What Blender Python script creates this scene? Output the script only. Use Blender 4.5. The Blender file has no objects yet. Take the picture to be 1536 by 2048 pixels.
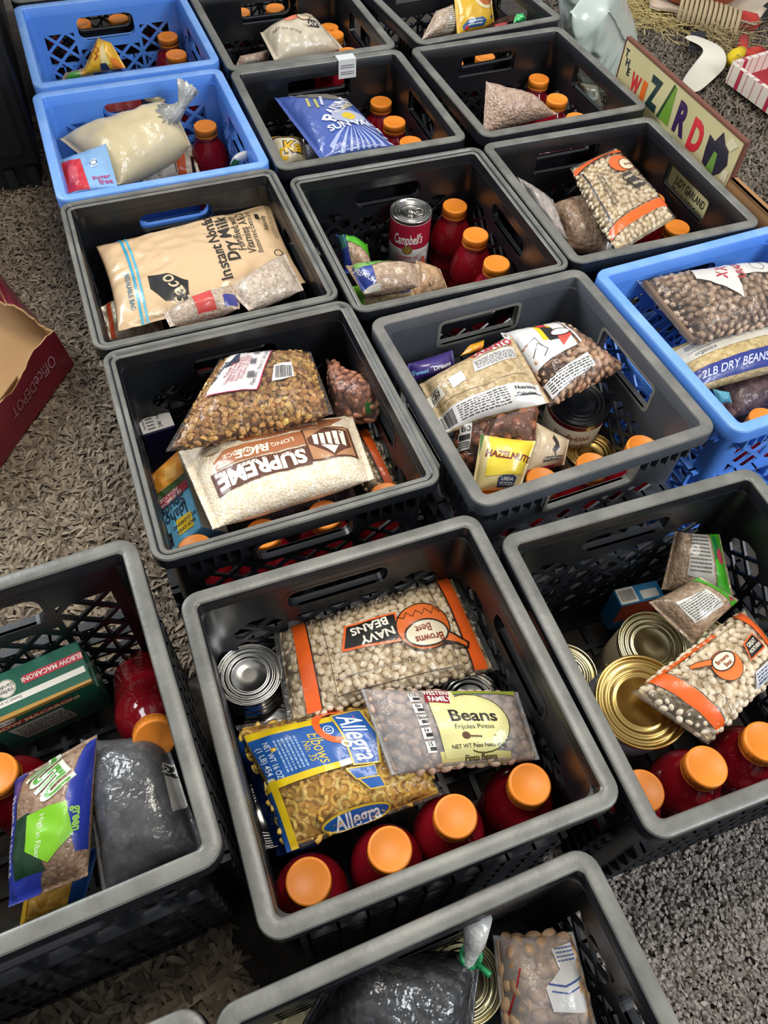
import bpy, bmesh, math, random
import numpy as np
from mathutils import Vector, Matrix, noise

SC = bpy.context.scene
COL = SC.collection
R = math.radians

# ---------------------------------------------------------------- camera
def rotm(right, up, back):
    return Matrix((right, up, back)).transposed().to_4x4()
cam_d = bpy.data.cameras.new('camera')
cam = bpy.data.objects.new('camera', cam_d)
COL.objects.link(cam)
cam_d.sensor_fit = 'HORIZONTAL'
cam_d.sensor_width = 36.0
cam_d.lens = 36.122
cam_d.clip_start = 0.02
_p, _r = R(54.97015), R(3.88403)
_f = Vector((0, math.cos(_p), -math.sin(_p)))
_rt = Vector((1, 0, 0)); _u = _rt.cross(_f)
_r2 = math.cos(_r) * _rt + math.sin(_r) * _u
_u2 = -math.sin(_r) * _rt + math.cos(_r) * _u
cam.matrix_world = Matrix.Translation((0, 0, 0.98305)) @ rotm(_r2, _u2, -_f)
SC.camera = cam

# ---------------------------------------------------------------- light
SC.view_settings.view_transform = 'Standard'
SC.view_settings.look = 'None'
SC.view_settings.exposure = 0.12
SC.view_settings.gamma = 1.0
SC.view_settings.use_curve_mapping = False
W = bpy.data.worlds.new('room_light'); SC.world = W
W.use_nodes = True
W.node_tree.nodes['Background'].inputs[0].default_value = (0.92, 0.95, 1.0, 1)
W.node_tree.nodes['Background'].inputs[1].default_value = 0.40
def area(name, loc, target, sx, sy, power, color):
    d = bpy.data.lights.new(name, 'AREA'); d.shape = 'RECTANGLE'
    d.size = sx; d.size_y = sy; d.energy = power; d.color = color
    o = bpy.data.objects.new(name, d); COL.objects.link(o)
    o.location = loc
    o.rotation_euler = (Vector(target) - Vector(loc)).to_track_quat('-Z', 'Y').to_euler()
    return o
area('window_light_left', (-2.3, 1.75, 1.9), (-0.1, 1.0, 0.2), 0.9, 1.3, 74, (0.93, 0.97, 1.0))
area('window_light_right', (2.2, -0.6, 2.0), (0.4, 0.9, 0.1), 0.9, 1.2, 62, (0.90, 0.95, 1.0))
area('ceiling_light', (0.2, 0.9, 2.5), (0.15, 0.95, 0), 0.7, 0.7, 24, (1.0, 0.93, 0.82))

# ---------------------------------------------------------------- materials
def lin(h):
    if not isinstance(h, str): return tuple(h) + (1,) if len(h) == 3 else h
    h = h.lstrip('#')
    c = [int(h[i:i+2], 16) / 255 for i in (0, 2, 4)]
    return tuple(x / 12.92 if x <= .04045 else ((x + .055) / 1.055) ** 2.4 for x in c) + (1,)
MATS = {}
def mat(key, color, rough=.5, coat=0., metal=0., spec=.5, bump=None, vary=None, trans=0., coat_bump=None):
    if key in MATS: return MATS[key]
    m = bpy.data.materials.new(key); m.use_nodes = True
    nt = m.node_tree; b = nt.nodes['Principled BSDF']
    b.inputs['Base Color'].default_value = lin(color)
    b.inputs['Roughness'].default_value = rough
    b.inputs['Metallic'].default_value = metal
    b.inputs['Specular IOR Level'].default_value = spec
    b.inputs['Coat Weight'].default_value = coat
    b.inputs['Coat Roughness'].default_value = .09
    b.inputs['Transmission Weight'].default_value = trans
    tc = nt.nodes.new('ShaderNodeTexCoord')
    if vary:                                   # (scale, other colour)
        n = nt.nodes.new('ShaderNodeTexNoise'); n.inputs['Scale'].default_value = vary[0]
        n.inputs['Detail'].default_value = 5
        r = nt.nodes.new('ShaderNodeValToRGB')
        r.color_ramp.elements[0].position = .35; r.color_ramp.elements[1].position = .68
        r.color_ramp.elements[0].color = lin(color); r.color_ramp.elements[1].color = lin(vary[1])
        nt.links.new(tc.outputs['Object'], n.inputs['Vector'])
        nt.links.new(n.outputs['Fac'], r.inputs['Fac']); nt.links.new(r.outputs['Color'], b.inputs['Base Color'])
    def addbump(sc, st, dist, sock):
        n = nt.nodes.new('ShaderNodeTexNoise'); n.inputs['Scale'].default_value = sc
        n.inputs['Detail'].default_value = 4
        bp = nt.nodes.new('ShaderNodeBump'); bp.inputs['Strength'].default_value = st
        bp.inputs['Distance'].default_value = dist
        nt.links.new(tc.outputs['Object'], n.inputs['Vector'])
        nt.links.new(n.outputs['Fac'], bp.inputs['Height']); nt.links.new(bp.outputs['Normal'], b.inputs[sock])
    if bump: addbump(bump[0], bump[1], bump[2], 'Normal')
    if coat_bump: addbump(coat_bump[0], coat_bump[1], coat_bump[2], 'Coat Normal')
    MATS[key] = m
    return m
def ink(h):
    return mat('ink_' + h.lstrip('#'), h, .38, .45, coat_bump=(60, .5, .004))
def grain(key, c1, c2, c3, size, bump=.38, coat=.6):
    """small dry goods seen through a clear film: cells with their own tone, glossy film as a coat"""
    if key in MATS: return MATS[key]
    m = bpy.data.materials.new(key); m.use_nodes = True
    nt = m.node_tree; b = nt.nodes['Principled BSDF']
    tc = nt.nodes.new('ShaderNodeTexCoord')
    v = nt.nodes.new('ShaderNodeTexVoronoi'); v.inputs['Scale'].default_value = 1 / size
    r = nt.nodes.new('ShaderNodeValToRGB'); e = r.color_ramp.elements
    e[0].color = lin(c1); e[1].color = lin(c3); e[0].position = .1; e[1].position = .9
    x = e.new(.5); x.color = lin(c2)
    bw = nt.nodes.new('ShaderNodeRGBToBW')
    nt.links.new(tc.outputs['Object'], v.inputs['Vector'])
    nt.links.new(v.outputs['Color'], bw.inputs[0]); nt.links.new(bw.outputs[0], r.inputs['Fac'])
    nt.links.new(r.outputs['Color'], b.inputs['Base Color'])
    mth = nt.nodes.new('ShaderNodeMath'); mth.operation = 'MULTIPLY'; mth.inputs[1].default_value = -1
    bp = nt.nodes.new('ShaderNodeBump'); bp.inputs['Strength'].default_value = bump; bp.inputs['Distance'].default_value = size * .6
    nt.links.new(v.outputs['Distance'], mth.inputs[0]); nt.links.new(mth.outputs[0], bp.inputs['Height'])
    nt.links.new(bp.outputs['Normal'], b.inputs['Normal'])
    n = nt.nodes.new('ShaderNodeTexNoise'); n.inputs['Scale'].default_value = 55; n.inputs['Detail'].default_value = 3
    b2 = nt.nodes.new('ShaderNodeBump'); b2.inputs['Strength'].default_value = .7; b2.inputs['Distance'].default_value = .006
    nt.links.new(tc.outputs['Object'], n.inputs['Vector']); nt.links.new(n.outputs['Fac'], b2.inputs['Height'])
    nt.links.new(b2.outputs['Normal'], b.inputs['Coat Normal'])
    b.inputs['Roughness'].default_value = .55
    b.inputs['Coat Weight'].default_value = coat; b.inputs['Coat Roughness'].default_value = .12
    MATS[key] = m
    return m
def pieces_mat(key, cols, rough=.45):
    if key in MATS: return MATS[key]
    m = bpy.data.materials.new(key); m.use_nodes = True
    nt = m.node_tree; b = nt.nodes['Principled BSDF']
    g = nt.nodes.new('ShaderNodeNewGeometry'); r = nt.nodes.new('ShaderNodeValToRGB')
    e = r.color_ramp.elements
    e[0].color = lin(cols[0]); e[1].color = lin(cols[-1])
    for i, c in enumerate(cols[1:-1]):
        x = e.new((i + 1) / (len(cols) - 1)); x.color = lin(c)
    nt.links.new(g.outputs['Random Per Island'], r.inputs['Fac']); nt.links.new(r.outputs['Color'], b.inputs['Base Color'])
    b.inputs['Roughness'].default_value = rough
    MATS[key] = m
    return m
def film_mat(key, haze=.03, tint='#ffffff', rough=.07, bumpscale=70, strength=.55):
    if key in MATS: return MATS[key]
    m = bpy.data.materials.new(key); m.use_nodes = True
    nt = m.node_tree; nt.nodes.remove(nt.nodes['Principled BSDF'])
    out = nt.nodes['Material Output']
    t = nt.nodes.new('ShaderNodeBsdfTransparent'); t.inputs[0].default_value = lin(tint)
    d = nt.nodes.new('ShaderNodeBsdfDiffuse'); d.inputs[0].default_value = (.85, .85, .85, 1)
    g = nt.nodes.new('ShaderNodeBsdfGlossy'); g.inputs['Roughness'].default_value = rough
    mx = nt.nodes.new('ShaderNodeMixShader'); mx.inputs[0].default_value = haze
    m2 = nt.nodes.new('ShaderNodeMixShader')
    fr = nt.nodes.new('ShaderNodeFresnel'); fr.inputs[0].default_value = 1.33
    tc = nt.nodes.new('ShaderNodeTexCoord')
    n = nt.nodes.new('ShaderNodeTexNoise'); n.inputs['Scale'].default_value = bumpscale; n.inputs['Detail'].default_value = 3
    bp = nt.nodes.new('ShaderNodeBump'); bp.inputs['Strength'].default_value = strength; bp.inputs['Distance'].default_value = .008
    L = nt.links.new
    L(tc.outputs['Object'], n.inputs['Vector']); L(n.outputs['Fac'], bp.inputs['Height'])
    L(bp.outputs['Normal'], g.inputs['Normal']); L(bp.outputs['Normal'], fr.inputs['Normal'])
    L(t.outputs[0], mx.inputs[1]); L(d.outputs[0], mx.inputs[2])
    L(mx.outputs[0], m2.inputs[1]); L(g.outputs[0], m2.inputs[2]); L(fr.outputs[0], m2.inputs[0])
    L(m2.outputs[0], out.inputs[0])
    MATS[key] = m
    return m

# ---------------------------------------------------------------- object helpers
def thing(name, label, cat, loc, group=None, rz=0, kind=None):
    o = bpy.data.objects.new(name, None); COL.objects.link(o)
    o.empty_display_size = .05
    o.location = loc; o.rotation_euler = (0, 0, rz)
    o['label'] = label; o['category'] = cat
    if group: o['group'] = group
    if kind: o['kind'] = kind
    return o
def mesh(name, verts, faces, mats, parent=None, smooth=True, mi=None, stuff=False, label=None):
    me = bpy.data.meshes.new(name)
    me.from_pydata([tuple(v) for v in verts], [], faces)
    for m in (mats if isinstance(mats, (list, tuple)) else [mats]): me.materials.append(m)
    if mi is not None: me.polygons.foreach_set('material_index', mi)
    me.polygons.foreach_set('use_smooth', [smooth] * len(me.polygons))
    me.update()
    return link(name, me, parent, stuff, label)
def link(name, me, parent=None, stuff=False, label=None):
    o = bpy.data.objects.new(name, me); COL.objects.link(o)
    if parent is not None: o.parent = parent
    if stuff: o['kind'] = 'stuff'
    if label: o['label'] = label
    return o
def big_mesh(name, V, F, mats, parent=None, smooth=True, stuff=True):
    """V (n,3) array, F (m,3) or (m,4) array"""
    me = bpy.data.meshes.new(name)
    n, k = F.shape
    me.vertices.add(len(V)); me.vertices.foreach_set('co', V.astype(np.float32).ravel())
    me.loops.add(n * k); me.loops.foreach_set('vertex_index', F.astype(np.int32).ravel())
    me.polygons.add(n); me.polygons.foreach_set('loop_start', np.arange(0, n * k, k, dtype=np.int32))
    me.update(calc_edges=True); me.validate()
    me.polygons.foreach_set('use_smooth', np.full(len(me.polygons), smooth))
    for m in (mats if isinstance(mats, (list, tuple)) else [mats]): me.materials.append(m)
    return link(name, me, parent, stuff)
class MB:
    """collects boxes, lathes, tubes into one mesh"""
    def __init__(s): s.v = []; s.f = []; s.mi = []
    def add(s, v, f, mi=0):
        o = len(s.v); s.v += [Vector(x) for x in v]; s.f += [[i + o for i in q] for q in f]; s.mi += [mi] * len(f)
    def box(s, lo, hi, mi=0, M=None):
        x0, y0, z0 = lo; x1, y1, z1 = hi
        v = [Vector(p) for p in ((x0,y0,z0),(x1,y0,z0),(x1,y1,z0),(x0,y1,z0),(x0,y0,z1),(x1,y0,z1),(x1,y1,z1),(x0,y1,z1))]
        if M is not None: v = [M @ p for p in v]
        s.add(v, [(0,3,2,1),(4,5,6,7),(0,1,5,4),(1,2,6,5),(2,3,7,6),(3,0,4,7)], mi)
    def lathe(s, prof, seg=40, mi=0, M=None, rmod=None, close=False):
        v = []; f = []
        n = len(prof)
        for i in range(seg):
            a = 2 * math.pi * i / seg
            k = rmod(i) if rmod else 1
            for r, z in prof:
                p = Vector((r * k * math.cos(a), r * k * math.sin(a), z)); v.append(M @ p if M is not None else p)
        for i in range(seg):
            j = (i + 1) % seg
            for q in range(n - 1 if not close else n):
                q2 = (q + 1) % n
                f.append((i*n+q, j*n+q, j*n+q2, i*n+q2))
        s.add(v, f, mi)
    def tube(s, pts, r, seg=8, mi=0, cap=True, closed=False):
        pts = [Vector(p) for p in pts]; n = len(pts); v = []; f = []
        rr = r if isinstance(r, (list, tuple)) else [r] * n
        up = None
        for i, p in enumerate(pts):
            t = (pts[(i+1) % n] - pts[i-1]) if closed else (pts[min(i+1, n-1)] - pts[max(i-1, 0)])
            t.normalize()
            if up is None:
                up = Vector((0, 0, 1)) if abs(t.z) < .9 else Vector((1, 0, 0))
            a = t.cross(up).normalized(); b = a.cross(t).normalized(); up = b
            for k in range(seg):
                w = 2 * math.pi * k / seg
                v.append(p + rr[i] * (math.cos(w) * a + math.sin(w) * b))
        for i in range(n if closed else n - 1):
            j = (i + 1) % n
            for k in range(seg):
                k2 = (k + 1) % seg
                f.append((i*seg+k, i*seg+k2, j*seg+k2, j*seg+k))
        if cap and not closed:
            f.append(tuple(range(seg-1, -1, -1))); f.append(tuple(range((n-1)*seg, n*seg)))
        s.add(v, f, mi)
    def build(s, name, mats, parent=None, smooth=False, stuff=False, label=None, origin=None):
        v = s.v if origin is None else [p - Vector(origin) for p in s.v]
        return mesh(name, v, s.f, mats, parent, smooth, s.mi, stuff, label)
def smooth_by_angle(o, deg=35):
    bm = bmesh.new(); bm.from_mesh(o.data)
    for e in bm.edges:
        if len(e.link_faces) == 2: e.smooth = e.calc_face_angle(0) < R(deg)
    for f in bm.faces: f.smooth = True
    bm.to_mesh(o.data); bm.free()
    return o

# ---------------------------------------------------------------- text and flat print on any surface patch
_tc = {}
def text_mesh(s, bold=0, shear=0):
    k = (s, bold, shear)
    if k in _tc: return _tc[k]
    c = bpy.data.curves.new('t', 'FONT'); c.body = s; c.size = 1; c.align_x = 'CENTER'
    c.offset = bold; c.shear = shear; c.resolution_u = 3
    o = bpy.data.objects.new('t', c); COL.objects.link(o)
    bpy.context.view_layer.update()
    ev = o.evaluated_get(bpy.context.evaluated_depsgraph_get())
    me = ev.to_mesh()
    v = [(p.co.x, p.co.y) for p in me.vertices]; f = [tuple(p.vertices) for p in me.polygons]
    ev.to_mesh_clear()
    bpy.data.objects.remove(o); bpy.data.curves.remove(c)
    if v:
        x0 = min(p[0] for p in v); x1 = max(p[0] for p in v)
        v = [(p[0] - (x0 + x1) / 2, p[1] - .35) for p in v]
    _tc[k] = (v, f)
    return _tc[k]
def poly2(pts): return pts, [tuple(range(len(pts)))]
def strip2(pts, w, closed=False):
    n = len(pts); v = []; f = []
    for i in range(n):
        a = pts[(i-1) % n] if (closed or i > 0) else pts[i]; b = pts[(i+1) % n] if (closed or i < n-1) else pts[i]
        dx, dy = b[0]-a[0], b[1]-a[1]; l = math.hypot(dx, dy) or 1
        nx, ny = -dy/l*w/2, dx/l*w/2
        v += [(pts[i][0]+nx, pts[i][1]+ny), (pts[i][0]-nx, pts[i][1]-ny)]
    for i in range(n if closed else n-1):
        j = (i+1) % n; f.append((2*i, 2*i+1, 2*j+1, 2*j))
    return v, f
def shape2(it, L, Wd, rnd):
    k = it[0]
    if k == 'r':
        _, a, b, c, d, h = it[:6]; return [(*poly2([(a*L, b*Wd), (c*L, b*Wd), (c*L, d*Wd), (a*L, d*Wd)]), h)]
    if k == 'e':
        _, u, v, ru, rv, h = it[:6]
        return [(*poly2([(u*L+ru*Wd*math.cos(t*math.pi/14), v*Wd+rv*Wd*math.sin(t*math.pi/14)) for t in range(28)]), h)]
    if k == 'p': return [(*poly2([(a*L, b*Wd) for a, b in it[1]]), it[2])]
    if k == 'l': return [(*strip2([(a*L, b*Wd) for a, b in it[1]], it[2]*Wd), it[3])]
    if k == 'ring':
        _, u, v, ru, rv, w, h = it
        return [(*strip2([(u*L+ru*Wd*math.cos(t*math.pi/16), v*Wd+rv*Wd*math.sin(t*math.pi/16)) for t in range(32)], w*Wd, True), h)]
    if k == 't':
        _, s, u, v, hh, col = it[:6]; o = it[6] if len(it) > 6 else {}
        tv, tf = text_mesh(s, o.get('bold', .02), o.get('shear', 0))
        if not tv: return []
        sc = hh*Wd/.7; sx = sc*o.get('sx', 1)
        if 'w' in o:
            sx = o['w']*L / max(1e-6, max(p[0] for p in tv) - min(p[0] for p in tv))
        a = R(o.get('rot', 0)); ca, sa = math.cos(a), math.sin(a)
        return [([(u*L + p[0]*sx*ca - p[1]*sc*sa, v*Wd + p[0]*sx*sa + p[1]*sc*ca) for p in tv], tf, col)]
    if k == 'f':                                # rows of small print, too small to read
        _, u0, v0, u1, v1, n, h = it
        V = []; F = []
        for i in range(n):
            v = v0 + (v1-v0)*(i+.5)/n; hh = abs(v1-v0)/n*.45; u = u0
            while u < u1 - .01:
                w = rnd.uniform(.015, .06)*(u1-u0)*2; e = min(u+w, u1)
                o = len(V); V += [(u*L, (v-hh/2)*Wd), (e*L, (v-hh/2)*Wd), (e*L, (v+hh/2)*Wd), (u*L, (v+hh/2)*Wd)]
                F.append((o, o+1, o+2, o+3)); u = e + .012*(u1-u0)*2
        return [(V, F, h)]
    if k == 'b':                                # bar code
        _, u0, v0, u1, v1, h = it
        V = []; F = []; u = u0
        while u < u1:
            w = rnd.choice((.02, .03, .05))*(u1-u0); o = len(V)
            V += [(u*L, v0*Wd), ((u+w)*L, v0*Wd), ((u+w)*L, v1*Wd), (u*L, v1*Wd)]; F.append((o, o+1, o+2, o+3))
            u += w + rnd.choice((.02, .035))*(u1-u0)
        return [(V, F, h)]
    raise ValueError(k)
def put_print(patch, items, parent, name='printed_design', origin=(0, 0, 0), seed=1, mk=ink):
    rnd = random.Random(seed); L, Wd = patch.L, patch.W; g = patch.cut
    org = Vector(origin)
    groups = {}; boxes = []
    for it in items:
        key = 'lettering' if it[0] in 'tf' else name
        V, F, MI, hexes = groups.setdefault(key, ([], [], [], []))
        shp = shape2(it, L, Wd, rnd)
        bx = [f(p[k] for v2, _, _ in shp for p in v2) for f in (min, max) for k in (0, 1)] if shp else [0]*4
        li = 1 + max([q[4] for q in boxes if q[0] < bx[2] and q[2] > bx[0] and q[1] < bx[3] and q[3] > bx[1]], default=-1)
        boxes.append(bx + [li])
        for v2, f2, h in shp:
            bm = bmesh.new()
            bv = [bm.verts.new((x, y, 0)) for x, y in v2]
            for q in f2:
                try: bm.faces.new([bv[i] for i in q])
                except ValueError: pass
            if any(len(q) > 4 for q in f2): bmesh.ops.triangulate(bm, faces=bm.faces[:])
            if g:
                for ax, ext in ((0, L), (1, Wd)):
                    lo = min(p[ax] for p in v2); hi = max(p[ax] for p in v2)
                    for kk in range(math.floor(lo/g)+1, math.ceil(hi/g)):
                        co = [0, 0, 0]; co[ax] = kk*g; no = [0, 0, 0]; no[ax] = 1
                        bmesh.ops.bisect_plane(bm, geom=bm.verts[:]+bm.edges[:]+bm.faces[:], dist=1e-7, plane_co=co, plane_no=no)
            bm.verts.index_update(); o = len(V)
            for p in bm.verts:
                V.append(patch.P(p.co.x/L, p.co.y/Wd, patch.off0 + .00022*li) - org)
            if h not in hexes: hexes.append(h)
            for q in bm.faces:
                F.append([i.index + o for i in q.verts]); MI.append(hexes.index(h))
            bm.free()
    for key, (V, F, MI, hexes) in groups.items():
        if F: mesh(key, V, F, [mk(h) for h in hexes], parent, True, MI)

class Quad:
    """flat face: corners text-bottom-left, bottom-right, top-right, top-left"""
    def __init__(s, a, b, c, d, off=.0004):
        s.a, s.b, s.c, s.d = map(Vector, (a, b, c, d)); s.L = ((s.b-s.a).length + (s.c-s.d).length)/2
        s.W = ((s.d-s.a).length + (s.c-s.b).length)/2; s.cut = 0; s.off0 = off
        s.n = (s.b-s.a).cross(s.d-s.a).normalized()
    def P(s, u, v, off): return (s.a*(1-u)+s.b*u)*(1-v) + (s.d*(1-u)+s.c*u)*v + s.n*off
class Cyl:
    def __init__(s, M, r, z0, z1, a0, off=.0004):
        s.M, s.r, s.z0, s.z1, s.a0 = M, r, z0, z1, a0; s.L = 2*math.pi*r; s.W = z1-z0; s.cut = s.L/48; s.off0 = off
    def P(s, u, v, off):
        a = s.a0 + u*2*math.pi; r = s.r+off
        return s.M @ Vector((r*math.cos(a), r*math.sin(a), s.z0+v*s.W))

class Bag:
    """pillow pack: corners text-bottom-left, bottom-right, top-right, top-left of the upper side"""
    def __init__(s, c, T, wr=.0015, seal=.05, seed=0, full=2.2, mid=None, off0=.0009, wsc=22, under=.6, crimp=True):
        s.c = [Vector(p) for p in c]; s.T = T; s.wr = wr; s.seal = seal; s.full = full; s.wsc = wsc; s.under = under
        a, b, cc, d = s.c
        s.L = ((b-a).length + (cc-d).length)/2; s.W = ((d-a).length + (cc-b).length)/2
        s.n = ((b-a)+(cc-d)).cross((d-a)+(cc-b)).normalized(); s.cut = max(s.L, s.W)/44; s.off0 = off0
        s.mid = Vector(mid) if mid else Vector((0, 0, 0)); s.sh = Vector((seed*3.1, seed*1.7, seed*.9)); s.crimp = crimp
        s.center = (a+b+cc+d)/4
    def bulge(s, u, v):
        sl = s.seal
        uu = min(max((u-sl)/(1-2*sl), 0), 1)
        fu = max(0, 1-abs(2*uu-1)**(s.full*1.5))**.7; fv = max(0, 1-abs(2*v-1)**s.full)**.55
        return fu*fv
    def P(s, u, v, off=0, side=1):
        a, b, c, d = s.c
        u_, v_ = min(max(u, 0), 1), min(max(v, 0), 1)
        bg = s.bulge(u_, v_)
        # the filled middle draws the long edges in a little
        vv = .5 + (v_-.5)*(1 - .05*bg*0 - .045*math.sin(math.pi*u_))
        p = (a*(1-u_)+b*u_)*(1-vv) + (d*(1-u_)+c*u_)*vv
        p = p + s.mid*4*u_*(1-u_)
        q = p*s.wsc + s.sh
        w = noise.noise(q) + .6*(1-2*abs(noise.noise(q*2.2)))
        if side > 0: h = s.T*.5*bg + s.wr*w*(.35+.65*min(1, bg*1.5))
        else: h = -s.T*s.under*bg + s.wr*.5*w*bg
        if s.crimp and (u_ < s.seal or u_ > 1-s.seal) and side > 0: h += .0007*math.sin(u_*s.L/.0016)
        return p + s.n*(h + off*side)
    def grid(s, off, nu, nv, org, shrink=0):
        idx = {}; V = []; F = []
        def sp(i, n):                               # finer sampling near the edges
            t = i/n; t -= .09*math.sin(2*math.pi*t); return .5+(t-.5)*(1-shrink)
        for side in (1, -1):
            for i in range(nu+1):
                for j in range(nv+1):
                    edge = i in (0, nu) or j in (0, nv)
                    if side < 0 and edge: idx[side, i, j] = idx[1, i, j]; continue
                    idx[side, i, j] = len(V); V.append(s.P(sp(i, nu), sp(j, nv), off if not edge else off*.3, side) - org)
            for i in range(nu):
                for j in range(nv):
                    q = (idx[side, i, j], idx[side, i+1, j], idx[side, i+1, j+1], idx[side, i, j+1])
                    F.append(q if side > 0 else q[::-1])
        return V, F

ICO = {}
def ico(sub):
    if sub not in ICO:
        bm = bmesh.new(); bmesh.ops.create_icosphere(bm, subdivisions=sub, radius=1)
        bm.verts.index_update()
        ICO[sub] = (np.array([v.co for v in bm.verts]), np.array([[v.index for v in f.verts] for f in bm.faces])); bm.free()
    return ICO[sub]
def maca():
    if 'm' not in ICO:
        b = MB(); b.tube([(math.cos(t)*1.25, math.sin(t)*1.25, .0) for t in np.linspace(-.2, math.pi+.2, 7)], .52, 6, cap=True)
        F = []
        for q in b.f:
            if len(q) == 4: F += [(q[0], q[1], q[2]), (q[0], q[2], q[3])]
            else: F += [(q[0], q[i], q[i+1]) for i in range(1, len(q)-1)]
        ICO['m'] = (np.array([tuple(v - Vector((0, .75, 0))) for v in b.v]), np.array(F))
    return ICO['m']
KINDS = {  # radii in metres, packing distance, mesh, colours
 'navy': ((.0056, .0043, .0037), .0070, ('ico', 2), ['#ead9ba', '#f0e2c8', '#dcc7a2', '#ecdcbf']),
 'navy_small': ((.0050, .0038, .0033), .0067, ('ico', 1), ['#ead9ba', '#efe0c4', '#dcc7a2', '#e6d4b2']),
 'pinto': ((.0072, .0046, .0038), .0082, ('ico', 2), ['#c29c78', '#b48a68', '#d0b08e', '#a27456', '#c0987c']),
 'pinto_pale': ((.0072, .0048, .004), .0086, ('ico', 2), ['#c9ab93', '#bd9b82', '#d4b8a2', '#c2a18a']),
 'pink': ((.0082, .0048, .0042), .0090, ('ico', 2), ['#b87a5a', '#c48868', '#a86c4e', '#cc9474']),
 'macaroni': ((.0052, .0052, .0052), .0080, ('mac', 0), ['#ecbf4a', '#f2cf62', '#e2ae40', '#f6d980']),
 'walnut': ((.0058, .0044, .0038), .0062, ('rag', 1), ['#c08a50', '#d2a25c', '#a67644', '#dcb068', '#b4834a', '#8e6034', '#e2c06a']),
 'hazelnut': ((.0078, .0072, .007), .0130, ('ico', 2), ['#8f4f2f', '#a05c38', '#7d4126', '#ad6b46']),
 'great': ((.0066, .0048, .0042), .0078, ('ico', 1), ['#ead9ba', '#f0e2c8', '#dcc7a2', '#e6d4b2']),
 'lentil': ((.0034, .0033, .0016), .0055, ('ico', 1), ['#9c7f5c', '#8a6d4c', '#ad9169', '#7d6344']),
 'tan_nut': ((.0088, .0062, .0052), .0102, ('ico', 2), ['#b6926c', '#a78260', '#c7a580', '#93704f']),
 'rock': ((.0075, .0055, .005), .0088, ('ico', 1), ['#bd9f84', '#a88c72', '#c8ad93', '#9a7e64']),
}
def fill(bag, kind, parent, org, seed=1, inset=.0, both=True, name='beans'):
    (rx, ry, rz), dist, (sh, sub), cols = KINDS[kind]
    rnd = random.Random(seed); area_ = bag.L*bag.W
    N = int(area_/(dist*dist)*22)
    cell = {}; P = []
    for k in range(N):
        side = 1
        u = rnd.uniform(bag.seal*.7, 1-bag.seal*.7); v = rnd.uniform(.012, .988) if rnd.random() < .75 else .5-.5*math.cos(math.pi*rnd.random())*.985
        if both and rnd.random() < .3:
            side = -1; v = rnd.choice((rnd.uniform(.02, .3), rnd.uniform(.7, .98)))
        if bag.bulge(u, v) < .15: continue
        p = bag.P(u, v, -rz*1.0-inset, side)
        key = tuple(int(math.floor(c/dist)) for c in p)
        ok = True
        for dx in (-1, 0, 1):
            for dy in (-1, 0, 1):
                for dz in (-1, 0, 1):
                    for q in cell.get((key[0]+dx, key[1]+dy, key[2]+dz), ()):
                        if (q-p).length_squared < dist*dist: ok = False; break
                    if not ok: break
                if not ok: break
            if not ok: break
        if not ok: continue
        cell.setdefault(key, []).append(p)
        e = .004
        n = (bag.P(u+e, v, 0, side)-bag.P(u-e, v, 0, side)).cross(bag.P(u, v+e, 0, side)-bag.P(u, v-e, 0, side))*side
        n = n.normalized() if n.length > 1e-9 else bag.n
        P.append((p, (n + Vector((rnd.gauss(0, .22), rnd.gauss(0, .22), rnd.gauss(0, .22)))).normalized()))
    bv, bf = maca() if sh == 'mac' else ico(sub)
    VV = []; FF = []; rs = np.random.RandomState(seed)
    for p, n in P:
        a = n.orthogonal().normalized(); b = n.cross(a)
        t = rnd.uniform(0, 6.283); x = math.cos(t)*a+math.sin(t)*b; y = n.cross(x)
        s = rnd.uniform(.88, 1.1)
        q = bv*np.array([rx, ry, rz])*s
        if sh == 'rag': q = q*(1+rs.uniform(-.38, .38, (len(bv), 1)))
        Mx = np.array([x, y, n])
        VV.append(q @ Mx + np.array(p-org)); FF.append(bf + len(bv)*len(FF))
    if not VV: return
    return big_mesh(name, np.concatenate(VV), np.concatenate(FF), pieces_mat('dry_'+kind, cols), parent, sh != 'rag')

def bag(name, label, cat, corners, T, base, prints=(), pieces=None, film=None, wr=.0015, seal=.05, seed=1, full=2.2,
        mid=None, nu=44, nv=32, group=None, wsc=22, under=.6, part='bag_film', pname='beans', crimp=True, inset=0):
    b = Bag(corners, T, wr, seal, seed, full, mid, wsc=wsc, under=under, crimp=crimp)
    if b.n.z < .2: print('FLIPPED', label)
    org = Vector((b.center.x, b.center.y, min(p.z for p in b.c)-T*under*.5))
    t = thing(name, label, cat, org, group)
    if pieces:
        V, F = b.grid(-.0060-inset, 36, 26, org, .05); mesh('contents', V, F, base, t)
        fill(b, pieces, t, org, seed, inset, name=pname)
        V, F = b.grid(.0012, nu, nv, org); mesh(part, V, F, film or FILM, t)
        b.off0 = .0022
    else:
        V, F = b.grid(0, nu, nv, org); mesh('bag_body', V, F, base, t)
        if film:
            V, F = b.grid(.0014, nu, nv, org); mesh(part, V, F, film, t)
            b.off0 = .0022
    if prints: put_print(b, list(prints), t, origin=org, seed=seed)
    return t, b, org

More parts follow.
